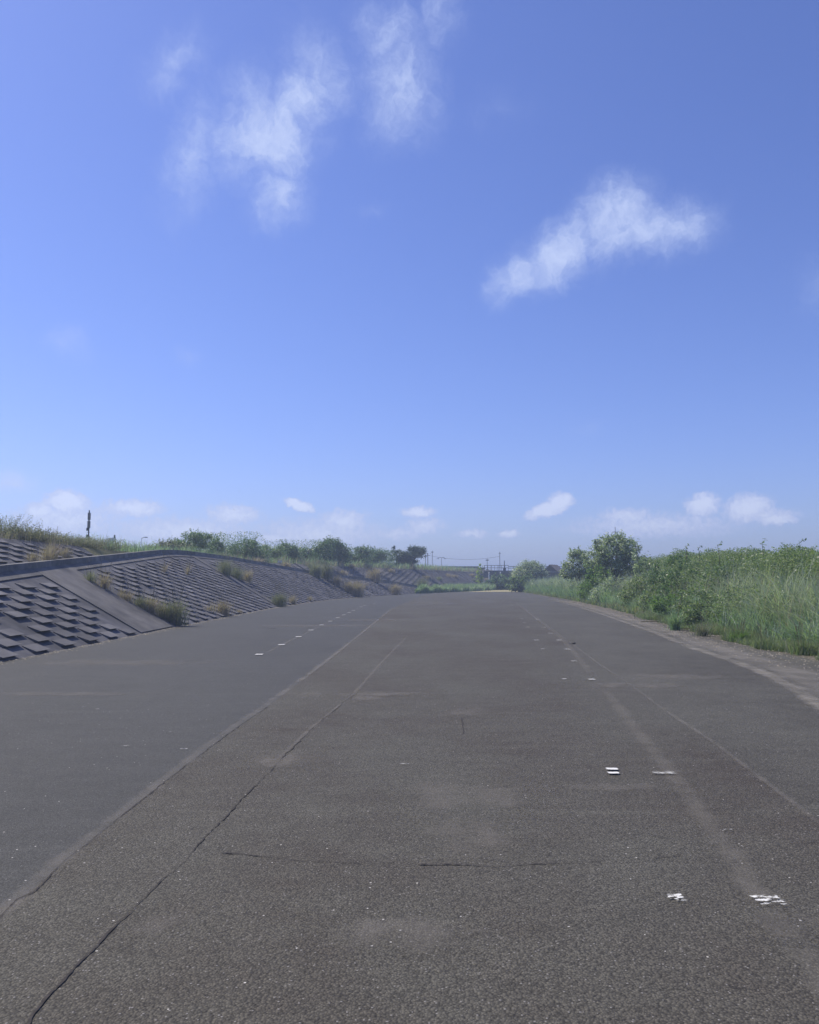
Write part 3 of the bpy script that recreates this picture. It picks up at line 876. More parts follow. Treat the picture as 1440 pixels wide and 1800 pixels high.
def tuft(name, label, loc, h, r, n, m, w=.012, bend=.45, cat='grass tuft', group='grass tufts on the block slope', seeds=True, leafm=None):
    e = empty(name, loc, label, cat, group)
    a = rng.uniform(0, 2 * math.pi, n); q = np.abs(rng.normal(0, .4, n)) * r
    v, f = blades(np.stack([np.cos(a) * q, np.sin(a) * q], 1), h, w, bend, 4, -.08)
    mesh('leaves', v, f, m, e)
    mb = MB()
    for _ in range(max(3, int(n / 45))):
        a = rng.uniform(0, 6.28); l = rng.uniform(.1, .4) * h; hh = h * rng.uniform(1.0, 1.5)
        x0, y0 = math.cos(a) * r * .2, math.sin(a) * r * .2
        mb.tube([(x0, y0, -.05), (x0 + math.cos(a) * l * .4, y0 + math.sin(a) * l * .4, hh * .6), (x0 + math.cos(a) * l, y0 + math.sin(a) * l, hh)], [.004, .003, .006], 4)
    mb.build('stem', M_STEM, e)
    if leafm:
        k = int(n * .8)
        p = np.c_[rng.normal(0, r * .45, k), rng.normal(0, r * .45, k), np.abs(rng.normal(.35, .2, k)) * h]
        v, f = leaves_at(p, .03, .4)
        mesh('foliage', v, f, leafm, e)
    return e


# ---- weeds on the block slope (photo pixel of the root, height)
def on_slope(px, py):
    """where the line of sight meets the lower face"""
    d = ray(px, py)
    best = None
    for Y in np.arange(12, 104, .1):
        p = Vector((d.x / d.y * Y, Y, EYE + d.z / d.y * Y))
        s = s_of_y(Y)
        # offset to the foot line along the normal
        fx = lx(FOOT, Y); off = (fx - p.x) * abs(foot_at(s)[1][0])
        h = min(hk(s), max(0, off / RUN))
        if p.z <= h + .02: return Vector((p.x, p.y, h))
    return Vector((p.x, p.y, 0))


W = [(183, 1035, .55, .22, 130, L_DRY, 'dry tuft with tall bare stalks growing at the upper edge of the wide smooth band'),
     (247, 1068, .42, .3, 240, L_MIXED, 'brownish low tuft halfway down the joint beside the wide smooth band'),
     (305, 1095, .72, .4, 480, L_MIXED, 'big grey green weed clump at the foot of the wide smooth band'),
     (212, 1050, .4, .1, 30, L_DRY, 'thin dry stalk leaning from the joint above the brownish tuft'),
     (284, 1084, .48, .28, 200, L_MIXED, 'weed tuft directly above the big foot clump'),
     (392, 1080, .6, .33, 330, L_DRY, 'straw coloured tuft at the slope foot on its own'),
     (490, 1066, .75, .42, 520, L_MIXED, 'leafy green clump with a pale edge at the foot of the second band'),
     (514, 1062, .6, .25, 200, L_DRY, 'pale straw tuft touching the leafy green clump'),
     (395, 1010, .9, .45, 330, L_OLIVE, 'greyish weeds along the top joint of the second band'),
     (415, 1016, .7, .4, 300, L_OLIVE, 'greyish weed bunch a step below the top joint weeds'),
     (435, 1022, .75, .35, 240, L_DRY, 'pale feathery tuft below the greyish weeds in mid slope'),
     (572, 1017, 1.3, .6, 520, L_MIXED, 'tall weeds standing where the dark kerb is interrupted'),
     (555, 1014, 1.1, .5, 420, L_OLIVE, 'dark weed bunch beside the tall weeds at the kerb gap'),
     (627, 1049, 1.3, .5, 420, L_DRY, 'tall straw tuft at the foot of the third narrow band'),
     (612, 1040, .9, .45, 300, L_DRY, 'low brown tuft up slope of the tall straw tuft'),
     (592, 1030, .9, .4, 240, L_DRY, 'faded brown weeds in mid slope above the third band'),
     (694, 1045, 1.1, .6, 330, L_DRY, 'round dry tuft at the foot of the fourth narrow band'),
     (330, 1010, .6, .12, 40, L_DRY, 'sparse dry stalks standing in the middle of the near block field'),
     (290, 1008, .6, .12, 40, L_DRY, 'sparse dry stalks higher up the near block field, towards the wide smooth band'),
     (368, 1075, .35, .2, 90, L_DRY, 'small dry tuft close to the lone straw coloured tuft'),
     (658, 1022, 1.4, .7, 420, L_DRY, 'dry weeds sprawling over the lower kerb beyond the gap'),
     (680, 1020, 1.3, .7, 420, L_OLIVE, 'olive weeds sprawling over the far kerb'),
     (742, 1036, 1.3, .8, 420, L_MIXED, 'green brown tuft where the far kerb meets the ground'),
     (222, 1056, .35, .24, 150, L_DRY, 'small pale tuft in the joint below the thin dry stalk'),
     (264, 1076, .5, .28, 260, L_DRY, 'pale tuft squeezed between the brownish low tuft and the big clump'),
     (158, 1022, .4, .2, 110, L_OLIVE, 'small grey weed high on the joint of the wide smooth band'),
     (420, 1078, .25, .18, 90, L_DRY, 'tiny dry tuft at the slope foot before the leafy green clump'),
     (545, 1056, .4, .2, 110, L_DRY, 'tiny dry tuft at the slope foot after the pale straw tuft'),
     (105, 1002, .7, .22, 130, L_DRY, 'thin stalks rising behind the kerb at the head of the wide band')]
for (x, y, h, r, n, m, lab) in W:
    p = on_slope(x, y)
    big = p.y > 60
    if 'kerb at the head' in lab: p = Vector((-11.3, 25.6, 1.93))
    tuft('grass_tuft', lab, p, h * 1.3, r * 1.35, int(n * 1.4), m, w=.012 if not big else .028, leafm=L_OLIVE if m is not L_DRY and n > 250 else None)


def ztop(py, Y): return PY(720, py, Y).z


def xat(px, Y): return PY(px, 900, Y).x


def crest(y, d=0.0):
    """point on the levee crest, d metres behind its front edge, at foot station y"""
    s = s_of_y(y); h = hk(s)
    return slope_pt(s, offu(s) + (TOPZ - h) * RUN + d, TOPZ - .03)


# ---- grass on the levee crest and the ramp
def crest_grass(name, ya, yb, d0, d1, dens, h, w, m, bend=.4):
    sa, sb = s_of_y(ya), s_of_y(yb)
    n = int((sb - sa) * (d1 - d0) * dens)
    s = rng.uniform(sa, sb, n); d = rng.uniform(d0, d1, n)
    # patchy: keep by a slow wave
    keep = (np.sin(s * 1.3) + np.sin(s * .47 + 1.0) + rng.normal(0, .7, n)) > -1.1
    s, d = s[keep], d[keep]
    base = np.array([foot_at(x)[0] for x in s]); nn = np.array([foot_at(x)[1] for x in s])
    off = np.array([offu(x) + (TOPZ - hk(x)) * RUN for x in s]) + d
    xy = base + nn * off[:, None]
    hh = h * (1 + .25 * np.sin(s * .9) + .15 * np.sin(s * 2.3))
    v, f = blades(xy, hh, w, bend, 3, TOPZ - .08)
    return tag(mesh(name, v, f, m), name.replace('_', ' '), 'grass', kind='stuff')


crest_grass('dry_tall_grass', 14, 44, -.1, 4.5, 60, .62, .014, L_MIXED)
crest_grass('straw_grass', 16, 40, -.3, 1.5, 40, .6, .013, L_DRY)
crest_grass('crest_grass', 40, 80, -.2, 5, 40, .8, .03, L_REED)
crest_grass('far_crest_grass', 80, 150, -.3, 6, 26, .9, .06, L_REED)
crest_grass('far_straw_grass', 60, 175, -.6, 1.0, 14, .75, .06, L_DRY)


def patch_grass(name, xfun, ya, yb, dens, h, w, m, bend=.4, z=-.05, keepf=None, label=None, seg=4):
    ys_ = []
    n = int((yb - ya) * dens)
    y = rng.uniform(ya, yb, n)
    lo = np.array([xfun(t)[0] for t in y]); hi = np.array([xfun(t)[1] for t in y])
    x = rng.uniform(lo, hi)
    if keepf is not None:
        k = keepf(x, y); x, y = x[k], y[k]
    hh = h * (1 + .22 * np.sin(y * .8 + x) + .15 * np.sin(y * 2.1 - x * 1.3)) if np.isscalar(h) else h
    v, f = blades(np.stack([x, y], 1), hh, w, bend, seg, z)
    return tag(mesh(name, v, f, m), label or name.replace('_', ' '), 'grass', kind='stuff')


# bushy weeds on the near crest
def crest_px(px, d):
    """where the sight line of a photo column crosses the crest, d metres behind its edge"""
    for Y in np.arange(24, 140, .25):
        if xat(px, Y) <= crest(Y, d).x: return float(Y), xat(px, Y)
    return 46.0, xat(px, 46.0)



bush_spots = [(8, 905, 20.5, .62), (45, 925, 22, .55), (85, 936, 24, .5), (120, 945, 27, .6), (175, 948, 37, .8), (28, 930, 21, .5), (66, 932, 23.5, .42), (150, 950, 32, .5)]
blabel = ['tallest leafy weed bush on the upper slope crest at the photo edge', 'leafy olive weed bush second along the near crest', 'low olive weed bush beside the pale straw plumes', 'olive weed bush before the antenna mast',
          'feathery weed bush just beyond the antenna mast', 'short olive weed bush between the two tallest on the crest', 'thin olive weed bush before the straw plumes', 'small olive weed bush at the foot of the antenna mast']
for (px, py, Y, r), lab in zip(bush_spots, blabel):
    Y, x = crest_px(px, .35 + .25 * (px % 3))
    zt = ztop(py, Y); bz = TOPZ - .1; r = r * 1.35
    hgt = max(.55, zt - bz)
    n = int(260)
    e = empty('weed_bush', (x, Y, bz), lab, 'weed bush', 'weed bushes on the near levee crest')
    k = 150
    tops = np.c_[rng.normal(0, r * .75, k), rng.normal(0, r * .75, k), rng.uniform(.45, 1.0, k) * hgt]
    mb = MB(); pts = []
    for q in tops:
        b = q * np.array([.25, .25, 0])
        pts.append(b + (q - b) * np.linspace(.15, 1.05, 30)[:, None] + rng.normal(0, .03, (30, 3)))
        mb.tube([tuple(b), tuple((b + q) / 2), tuple(q)], [.006, .004, .002], 3)
    v, f = leaves_at(np.concatenate(pts), .032, .2, .38)
    mesh('foliage', v, f, L_OLIVE, e); mb.build('stem', M_STEM, e)
for (px, Y, h, lab) in ((95, 31.0, .85, 'tall pale straw grass plume at the edge of the upper slope'), (118, 33.0, .6, 'shorter straw grass plume next to the tallest plume'), (60, 29, .45, 'low straw tuft on the lip of the upper slope')):
    tuft('grass_tuft', lab, (xat(px, Y), Y, kerb_h(Y) + .02), h, .35, 300, L_DRY, .012, .35, group='straw plumes on the near crest')

# ---- trees beyond the levee crest
def tree(name, label, px, pyt, Y, base_z, w_px, m, kind='round', leaf=.09, dens=1.0, group=None, trunk_r=.12, name2=None):
    zt = ztop(pyt, Y); x = xat(px, Y)
    H = zt - base_z; hw = w_px / FOC * Y / 2 * 1.32
    if kind == 'round':
        ells = [(0, 0, H * .62, hw * .8, hw * .8, H * .36), (-hw * .45, 0, H * .5, hw * .55, hw * .6, H * .26), (hw * .5, .2, H * .55, hw * .5, hw * .6, H * .28), (hw * .1, -.3, H * .78, hw * .5, hw * .5, H * .2)]
    elif kind == 'flat':
        ells = [(0, 0, H * .72, hw * .9, hw * .7, H * .10), (-hw * .5, .2, H * .58, hw * .5, hw * .5, H * .09), (hw * .55, -.2, H * .88, hw * .5, hw * .45, H * .09), (hw * .1, 0, H * .93, hw * .4, hw * .4, H * .07), (-.2 * hw, .3, H * .46, hw * .7, hw * .6, H * .1)]
    elif kind == 'spire':
        ells = [(0, 0, H * .4, hw * .9, hw * .9, H * .3), (0, 0, H * .7, hw * .55, hw * .55, H * .28)]
    else:
        ells = [(rng.normal(0, hw * .45), rng.normal(0, hw * .4), H * rng.uniform(.35, .75), hw * rng.uniform(.4, .65), hw * .5, H * rng.uniform(.2, .3)) for _ in range(5)]
    
    return plant(name, label, 'tree' if 'tree' in name else 'shrub', (x, Y, base_z), ells, int(130 * dens), 62, max(.24, hw * .24), leaf, m, group, .55, 12, .05, sprigs=3, trunk=(H * .55, trunk_r), flat=.7)


LT = [('levee_tree', 'spreading flat topped tree above the kerb peak', 335, 938, 62, 2.2, 62, L_DARK, 'flat', 1.2),
      ('levee_tree', 'feathery pale green shrub tree hugging the kerb peak', 290, 946, 60, 2.2, 60, L_OLIVE, 'loose', 1.4),
      ('levee_tree', 'small pointed tree right after the flat topped one', 382, 946, 66, 2.2, 34, L_DARK, 'spire', .8),
      ('levee_tree', 'broad low dark tree second after the flat topped one', 430, 948, 70, 2.2, 64, L_DARK, 'round', 1.1),
      ('levee_tree', 'narrow pointed green tree beside the broad low dark one', 447, 950, 74, 2.2, 26, L_VINE, 'spire', .7),
      ('levee_tree', 'low rounded bright tree between two taller dark ones', 475, 957, 78, 2.2, 40, L_VINE, 'round', .8),
      ('levee_tree', 'dark round tree with an arched top before the tallest round tree', 505, 953, 82, 2, 42, L_DARK, 'round', .9),
      ('levee_tree', 'bushy dark tree touching the tallest round tree', 540, 951, 86, 2, 46, L_DARK, 'loose', 1.0),
      ('levee_tree', 'tallest round dense dark tree on the levee skyline', 580, 946, 92, 2, 56, L_DARK, 'round', 1.9),
      ('levee_tree', 'low spreading tree with pale gaps past the tallest round tree', 628, 963, 100, 2.2, 44, L_DARK, 'flat', 1.0),
      ('levee_tree', 'low wide tree trailing off after the low spreading one', 655, 968, 106, 2.2, 50, L_DARK, 'flat', .9),
      ('pine_tree', 'thin open pine with airy crown beside the layered pine', 696, 958, 112, 2.4, 24, L_PINE, 'loose', .35),
      ('pine_tree', 'dark layered pine with flat boughs near the utility poles', 724, 962, 112, 2.4, 38, L_PINE, 'flat', 1.3),
      ('levee_tree', 'small low tree behind the white tower', 185, 963, 90, 2.2, 26, L_DARK, 'round', .6),
      ('levee_tree', 'small pointed tree to one side of the far street lamp', 262, 955, 80, 2.2, 22, L_DARK, 'spire', .6),
      ('levee_tree', 'thin sapling between the white tower and the far street lamp', 222, 958, 80, 2.2, 12, L_DARK, 'spire', .35)]
for (nm, lab, px, py, Y, bz, w, m, k, dn) in LT:
    tree(nm, lab, px, py, Y, bz, w, m, k, .06 if Y < 80 else .085, dn, 'trees along the levee skyline' if nm == 'levee_tree' else 'pines by the utility poles')
# under-storey behind crest: low continuous scrub
for nm, lab, ya, yb, m, h, seed_ in (('scrub', 'low dark green scrub running under the levee trees', 54, 118, L_DARK, 2.15, 1),):
    n = 80000
    s = rng.uniform(s_of_y(ya), s_of_y(yb), n); d = rng.uniform(1.5, 8, n)
    base = np.array([foot_at(x)[0] for x in s]); nn = np.array([foot_at(x)[1] for x in s])
    off = np.array([offu(x) + (TOPZ - hk(x)) * RUN for x in s]) + d
    xy = base + nn * off[:, None]
    kp = xy[:, 0] / xy[:, 1] > -.27; xy = xy[kp]; s = s[kp]; n = len(s)
    hh = h * (.75 + .35 * np.sin(s * .8) + .3 * np.sin(s * .33 + 2)) * rng.uniform(.1, 1, n)
    v, f = leaves_at(np.c_[xy, TOPZ + hh], .065, .5, .5)
    tag(mesh(nm, v, f, m), lab, 'scrub', kind='stuff')

# ---- right-hand thicket -------------------------------------------------
red = lambda y: lx(REDGE, y)


def rshrub(label, px, pyt, Y, hw, m, leaf=.05, dens=1.0, kind='round', group='bushes beside the asphalt', depth=None, sprigs=5, name='bush', per=42):
    x = xat(px, Y); H = max(.5, ztop(pyt, Y)); dp = depth or hw
    if kind == 'round':
        ells = [(0, 0, H * .5, hw * .85, dp * .85, H * .48), (-hw * .5, -dp * .2, H * .35, hw * .6, dp * .6, H * .33), (hw * .5, 0, H * .42, hw * .6, dp * .6, H * .38), (hw * .1, -dp * .4, H * .3, hw * .8, dp * .5, H * .3)]
    else:
        ells = [(rng.uniform(-.6, .6) * hw, rng.uniform(-.5, .5) * dp, H * rng.uniform(.3, .75), hw * rng.uniform(.3, .5), dp * .45, H * rng.uniform(.2, .3)) for _ in range(7)]
    return plant(name, label, 'bush', (x, Y, -.02), ells, int(110 * dens), per, max(.16, hw * .16), leaf, m, group, .52, 14, .014, sprigs=sprigs, up=.35)


RB = [
    # near low vine-covered bushes in front
    ('vine covered bush with dark gaps at its base, first of the low front row', 1228, 1030, 26.5, 1.0, L_VINE, .036, 1.7, 'round'),
    ('vine covered bush in the low front row behind the bright lime weeds', 1302, 1024, 24.5, 1.1, L_VINE, .036, 1.8, 'round'),
    ('dark leafed bush in the front row beneath arching reeds', 1377, 1028, 22.0, 1.0, L_VINE, .034, 1.8, 'loose'),
    ('dark leafed bush at the photo edge above the roadside grass', 1450, 1045, 20.0, 1.0, L_DARK, .034, 1.8, 'round'),
    ('low yellowish bush between the dark shrub and the front row', 1168, 1032, 31, .95, L_BRIGHT, .038, 1.2, 'loose'),
    ('mid green bush behind the first low front bush', 1250, 990, 30, 1.3, L_DARK, .045, 1.3, 'loose'),
    # tall back row
    ('tall back row thicket bush with curling vine tips on its top', 1290, 966, 30, 1.7, L_VINE, .048, 1.9, 'loose'),
    ('tall back row thicket bush behind the arching reeds', 1360, 968, 28, 1.7, L_VINE, .046, 1.9, 'loose'),
    ('tall back row thicket bush at the photo edge', 1430, 970, 26, 1.6, L_VINE, .044, 1.9, 'loose'),
    ('rough mid height thicket bush between the dark shrub and the tall back row', 1240, 972, 33, 1.4, L_VINE, .05, 1.5, 'loose'),
    ('darkest dense shrub rising between paler ones', 1197, 969, 35, 1.15, L_DARK, .05, 1.9, 'round'),
    ('dark shrub with ragged top beside the darkest dense shrub', 1160, 975, 38, 1.1, L_DARK, .055, 1.4, 'loose'),
    ('pale speckled upright shrub between the large pale tree and the dark shrubs', 1133, 962, 46, .85, L_PALE, .055, 1.0, 'loose'),
    # mid
    ('light green rounded bush with bright top in front of the large pale tree', 1078, 1013, 50, 1.5, L_REEDL, .05, 1.6, 'round'),
    ('olive bush spotted with pale leaves beside the light rounded bush', 1122, 1010, 41, 1.1, L_VINE, .045, 1.6, 'round'),
    ('olive bush low at the foot of the dark ragged shrub', 1150, 1026, 36, .9, L_VINE, .042, 1.4, 'round'),
    ('vivid green bush standing at the end of the tall grass', 1050, 989, 56, 1.2, L_BRIGHT, .06, 1.6, 'round'),
    ('vivid green bush lower half, spilling towards the asphalt', 1032, 1020, 57, .8, L_BRIGHT, .06, 1.0, 'round'),
]
for (lab, px, py, Y, hw, m, lf_, dn, k) in RB:
    rshrub(lab, px, py, Y, hw, m, lf_, dn, k)
# the large pale tree and neighbours
plant('roadside_tree', 'large pale leaved tree with twin crowns standing over the roadside bushes', 'tree', (xat(1078, 58), 58, 0),
      [(0, 0, 3.4, 1.5, 1.5, 1.2), (-1.2, .2, 3.0, 1.0, 1.1, 1.0), (.85, -.1, 3.8, .85, .9, .8), (-.6, 0, 3.95, .9, .9, .65), (1.3, .2, 2.8, 1.1, 1.0, 1.0), (.1, -.4, 2.3, 1.8, 1.1, .8), (.3, 0, 4.45, .55, .5, .35), (1.9, .2, 2.0, .8, .8, 1.0)],
      420, 46, .27, .07, L_PALE, None, .55, 26, .05, 16, (1.9, .11))
plant('roadside_tree', 'smaller pale lobed tree leaning out from the large pale tree', 'tree', (xat(1014, 66), 66, 0),
      [(0, 0, 3.0, .95, .9, .95), (-.65, 0, 2.2, .85, .8, .8), (.65, 0, 2.4, .85, .8, .9), (.1, 0, 3.5, .6, .5, .45), (.9, 0, 1.5, .8, .8, .9)],
      200, 44, .25, .075, L_PALE, None, .55, 16, .04, 8, (1.5, .08))
tree('round_tree', 'round bushy tree standing alone before the bridge', 930, 986, 112, 0, 46, L_PALE, 'round', .085, 3.0)
rshrub('dark bush under the bridge end at the levee foot', 878, 1010, 128, 2.6, L_DARK, .16, 1.0, 'round', depth=2, group='far bushes')
rshrub('small bush beside the lone round tree with reddish weeds', 915, 1008, 104, 1.6, L_VINE, .13, .9, 'round', depth=1.5, group='far bushes')
rshrub('yellow green conical sapling on the far levee end', 842.5, 988, 131, .55, L_LIME, .1, .5, 'round', group='far bushes', sprigs=3)
bpy.data.objects[[o.name for o in C.objects if o.get('label', '').startswith('yellow green conical')][0]].location.z = 0
rshrub('reddish brown weed clump at the mouth of the tan track', 912, 1019, 112, .7, L_DRY, .08, .5, 'round', group='far bushes')

# under-mass behind the bushes: thicket leaves as one mass
n = 60000
y = 15 + 42 * rng.random(n) ** 1.3
d = rng.uniform(1.8, 7.0, n)
x = np.array([red(t) for t in y]) + d
hmax = (.95 + .55 * np.clip((d - 1.8) / 2.5, 0, 1)) * (1 + .18 * np.sin(y * .9 + x) + .12 * np.sin(y * 2.3)) * np.clip((60 - y) / 20, .6, 1)
v, f = leaves_at(np.c_[x, y, hmax * rng.uniform(.05, 1, n) ** .8], .05, .4, .5)
tag(mesh('undergrowth', v, f, L_VINE), 'dark leafy undergrowth filling the thicket beside the asphalt', 'undergrowth', kind='stuff')

# taller dense growth closing the back of the thicket
n = 190000
y = rng.uniform(21, 50, n); d = rng.uniform(2.9, 6.5, n)
x = np.array([red(t) for t in y]) + d
top = (EYE + 46 * y / 1440) * (.97 + .07 * np.sin(y * .75 + x * .7) + .06 * np.sin(y * 2.3 - x * 2.1) + .035 * np.sin(y * 5.1 + x) + .02 * np.sin(y * 9.7 - x * 4)) * np.interp(y, [21, 40, 50], [1, .97, .85])
v, f = leaves_at(np.c_[x, y, top * (1 - np.minimum(rng.exponential(.16, n), .9))], .032, .4, .5)
tag(mesh('thicket', v, f, L_VINE), 'tall dense leafy growth closing the back of the roadside thicket', 'thicket', kind='stuff')

patch_grass('thicket_reeds', lambda t: (red(t) + 2.2, red(t) + 5.8), 20, 52, 750, 2.05, .022, L_REEDL, .55, label='slender pale blades standing up through the roadside thicket')
patch_grass('front_weeds', lambda t: (red(t) + .8, red(t) + 2.6), 19, 50, 420, .95, .02, L_REED, .6, label='mid height weeds along the front of the roadside thicket')
# tall arching reeds on the near right
def keep_right(x, y):
    return (np.sin(x * 1.7 + y * .6) + np.sin(y * 1.3 - x) + rng.normal(0, .5, len(x))) > -.4
patch_grass('reeds', lambda t: (red(t) + 1.5 , red(t) + 5.0), 14, 25, 2000, 1.6, .019, L_REEDL, .8, label='tall arching pale green reeds over the near thicket')
patch_grass('mid_reeds', lambda t: (red(t) + .9, red(t) + 2.0), 14, 19.5, 600, 1.1, .022, L_REED, .8, label='shorter arching reeds at the thicket front')
patch_grass('meadow_reeds', lambda t: (red(t) + 1.0, red(t) + 6), 56, 104, 900, 1.55, .05, L_REEDL, .35, label='pale tall grass beyond the vivid green bush')
patch_grass('meadow_grass', lambda t: (red(t) + .6, red(t) + 2.4), 48, 104, 500, 1.0, .045, L_REED, .4, label='mid green grass fringe of the far meadow')
patch_grass('bush_grass', lambda t: (red(t) + 1.2, red(t) + 3.5), 27, 50, 260, 1.15, .03, L_REED, .45, keepf=keep_right, label='tall grass poking between the roadside bushes')
# leafy weeds mixed in the far meadow
n = 26000
y = rng.uniform(54, 104, n); d = rng.uniform(.9, 6, n)
x = np.array([red(t) for t in y]) + d
v, f = leaves_at(np.c_[x, y, 1.45 * (.8 + .2 * np.sin(y * .7 + x)) * rng.uniform(.05, 1, n)], .085, .4, .45)
tag(mesh('meadow_weeds', v, f, L_VINE), 'leafy weeds mixed through the far tall grass', 'weeds', kind='stuff')
# low roadside grass with ragged front
def rag(x, y):
    e = np.array([red(t) for t in y]) + .25 + .28 * np.sin(y * .9) + .22 * np.sin(y * 2.3 + 1) + .15 * np.sin(y * 5.1)
    return (x > e + rng.exponential(.12, len(x)) - .15)
patch_grass('roadside_grass', lambda t: (red(t) + .0, red(t) + 2.4), 12, 34, 3200, .34, .011, L_SHORT, .7, keepf=rag, label='short bright grass along the verge', seg=3)
patch_grass('far_roadside_grass', lambda t: (red(t) + .3, red(t) + 1.8), 34, 104, 260, .42, .026, L_SHORT, .6, keepf=rag, label='short grass along the far verge', seg=3)
patch_grass('dry_roadside_grass', lambda t: (red(t) + .45, red(t) + 1.9), 13, 60, 110, .38, .012, L_DRY, .6, keepf=rag, label='dry stalks mixed into the verge grass', seg=3)
for (px, py, h, r, n_, m, lab) in ((1178, 1108, .85, .25, 260, L_REED, 'upright feathery grass tuft at the verge edge before the bushes'), (1225, 1118, .5, .3, 260, L_MIXED, 'low greyish grass tuft at the verge next to the feathery one'),
                                   (1290, 1128, .42, .35, 420, L_BRIGHT, 'bright lime weed patch at the verge in front of the bushes'), (1110, 1078, .6, .35, 260, L_REED, 'loose grass tuft at the verge further along'), (1330, 1140, .4, .35, 360, L_SHORT, 'yellowish grass tuft near the lime weed patch'),
                                   (1400, 1150, .45, .4, 420, L_SHORT, 'spreading verge grass tuft below the dark edge bush')):
    p = P(px, py); p.x += .15
    tuft('verge_tuft', lab, p, h, r, n_, m, .013, .5, group='grass tufts on the verge')
# pale fallen reed stalks on the verge
for (px, py, a, lab) in ((1148, 1094, .1, 'pale dead reed stalk lying on the verge farther along'), (1215, 1107, -.1, 'pale dead reed stalk lying beside the upright feathery tuft')):
    p = P(px, py)
    o = MB().tube([(-.45, 0, .03), (0, .02, .035), (.45, 0, .03)], [.012, .014, .008], 5).build('reed_stalk', M_STEM)
    o.location = p; o.rotation_euler = (0, 0, a); tag(o, lab, 'reed stalk', 'fallen reed stalks')

patch_grass('dead_stalks', lambda t: (red(t) + 1.0, red(t) + 5.0), 15, 52, 55, 1.7, .016, L_DRY, .35, label='thin dead stalks standing among the green thicket')


def litter(name, label, xy, size, m):
    n = len(xy)
    t = np.array([(-1, -.8, 0), (1, -.7, 0), (.1, 1, 0), (0, 0, .8)])
    a = rng.uniform(0, 6.28, n); sc_ = size * rng.uniform(.4, 1.6, n)
    ca, sa_ = np.cos(a)[:, None], np.sin(a)[:, None]
    X = t[None, :, 0] * ca - t[None, :, 1] * sa_; Y_ = t[None, :, 0] * sa_ + t[None, :, 1] * ca
    V = np.stack([xy[:, :1] + X * sc_[:, None], xy[:, 1:2] + Y_ * sc_[:, None] * rng.uniform(.5, 1.2, (n, 1)), .001 + t[None, :, 2] * sc_[:, None] + 0 * X], 2)
    F = (np.arange(n) * 4)[:, None, None] + np.array([[0, 1, 3], [1, 2, 3], [2, 0, 3]])[None]
    tag(mesh(name, V.reshape(-1, 3), F.reshape(-1, 3), m), label, 'gravel', kind='stuff')


y = rng.uniform(10, 75, 2600); x = np.array([lx(FOOT, t) for t in y]) + np.abs(rng.normal(0, .16, len(y)))
litter('gravel', 'loose grit and chips gathered along the foot of the block slope', np.stack([x, y], 1), .014, M_GRIT)
y = rng.uniform(11, 60, 4200); x = np.array([red(t) for t in y]) + rng.normal(-.25, .4, len(y))
litter('verge_gravel', 'loose grit and soil crumbs along the verge', np.stack([x, y], 1), .014, M_GRIT)

# vine tips curling above the thicket
vt = [(1340, 975, 948, 27, 'curling vine with a leafy tip above the back row thicket'), (1408, 972, 948, 24.5, 'pale tipped vine standing up above the edge bushes'), (1205, 970, 957, 33, 'thin forked twig above the darkest shrub'), (1228, 970, 959, 33, 'bent bare twig past the darkest shrub'),
      (1263, 975, 953, 30, 'short leaning vine above the thicket shoulder'), (1380, 975, 956, 26, 'thin bare vine between two leafy vine tips'), (1120, 975, 950, 42, 'dark leafy shoot next to the large pale tree'), (1432, 975, 960, 24, 'small leafy shoot at the photo edge')]
for (px, yb_, yt, Y, lab) in vt:
    z0, z1 = ztop(yb_, Y) - .4, ztop(yt, Y); x = xat(px, Y); h = z1 - z0
    e = empty('vine', (x, Y, z0), lab, 'vine', 'vine tips above the thicket')
    cx = rng.uniform(-.25, .25)
    pts = [(0, 0, 0), (cx * .3, 0, h * .5), (cx * .6, .02, h * .85), (cx * .2 - .12 * np.sign(cx), .02, h)]
    MB().tube(pts, [.012, .009, .007, .004], 5).build('stem', M_BARK, e)
    q = np.array(pts); t = np.linspace(0, 3, 34); pp = np.stack([np.interp(t, range(4), q[:, i]) for i in range(3)], 1) + rng.normal(0, .04, (34, 3))
    v, f = leaves_at(pp, .04, .3); mesh('leaves', v, f, L_VINE, e)

# ---- grass strip between the asphalt end and the far embankment
def strip_rng(t):
    return (lx(FOOT, t) + .2, lx(FOOT, t) + np.interp(t, [92, 100, 106, 112, 120, 130, 150], [.5, 1.3, 1.8, 2.3, 2.6, 3.0, 3.5]))
patch_grass('strip_grass', strip_rng, 92, 152, 420, .95, .06, L_REED, .35, label='tall green grass strip at the foot of the far embankment')
patch_grass('strip_pale_grass', strip_rng, 95, 150, 90, 1.0, .05, L_REEDL, .35, label='pale blades in the far grass strip')
patch_grass('track_fringe', lambda t: (np.interp(t, [118, 126, 140, 170], [18, 20.5, 23.5, 29.5]), np.interp(t, [118, 126, 140, 170], [24, 27, 31, 38])), 112, 160, 260, 1.1, .07, L_REED, .35, label='tall grass on the far side of the tan track')
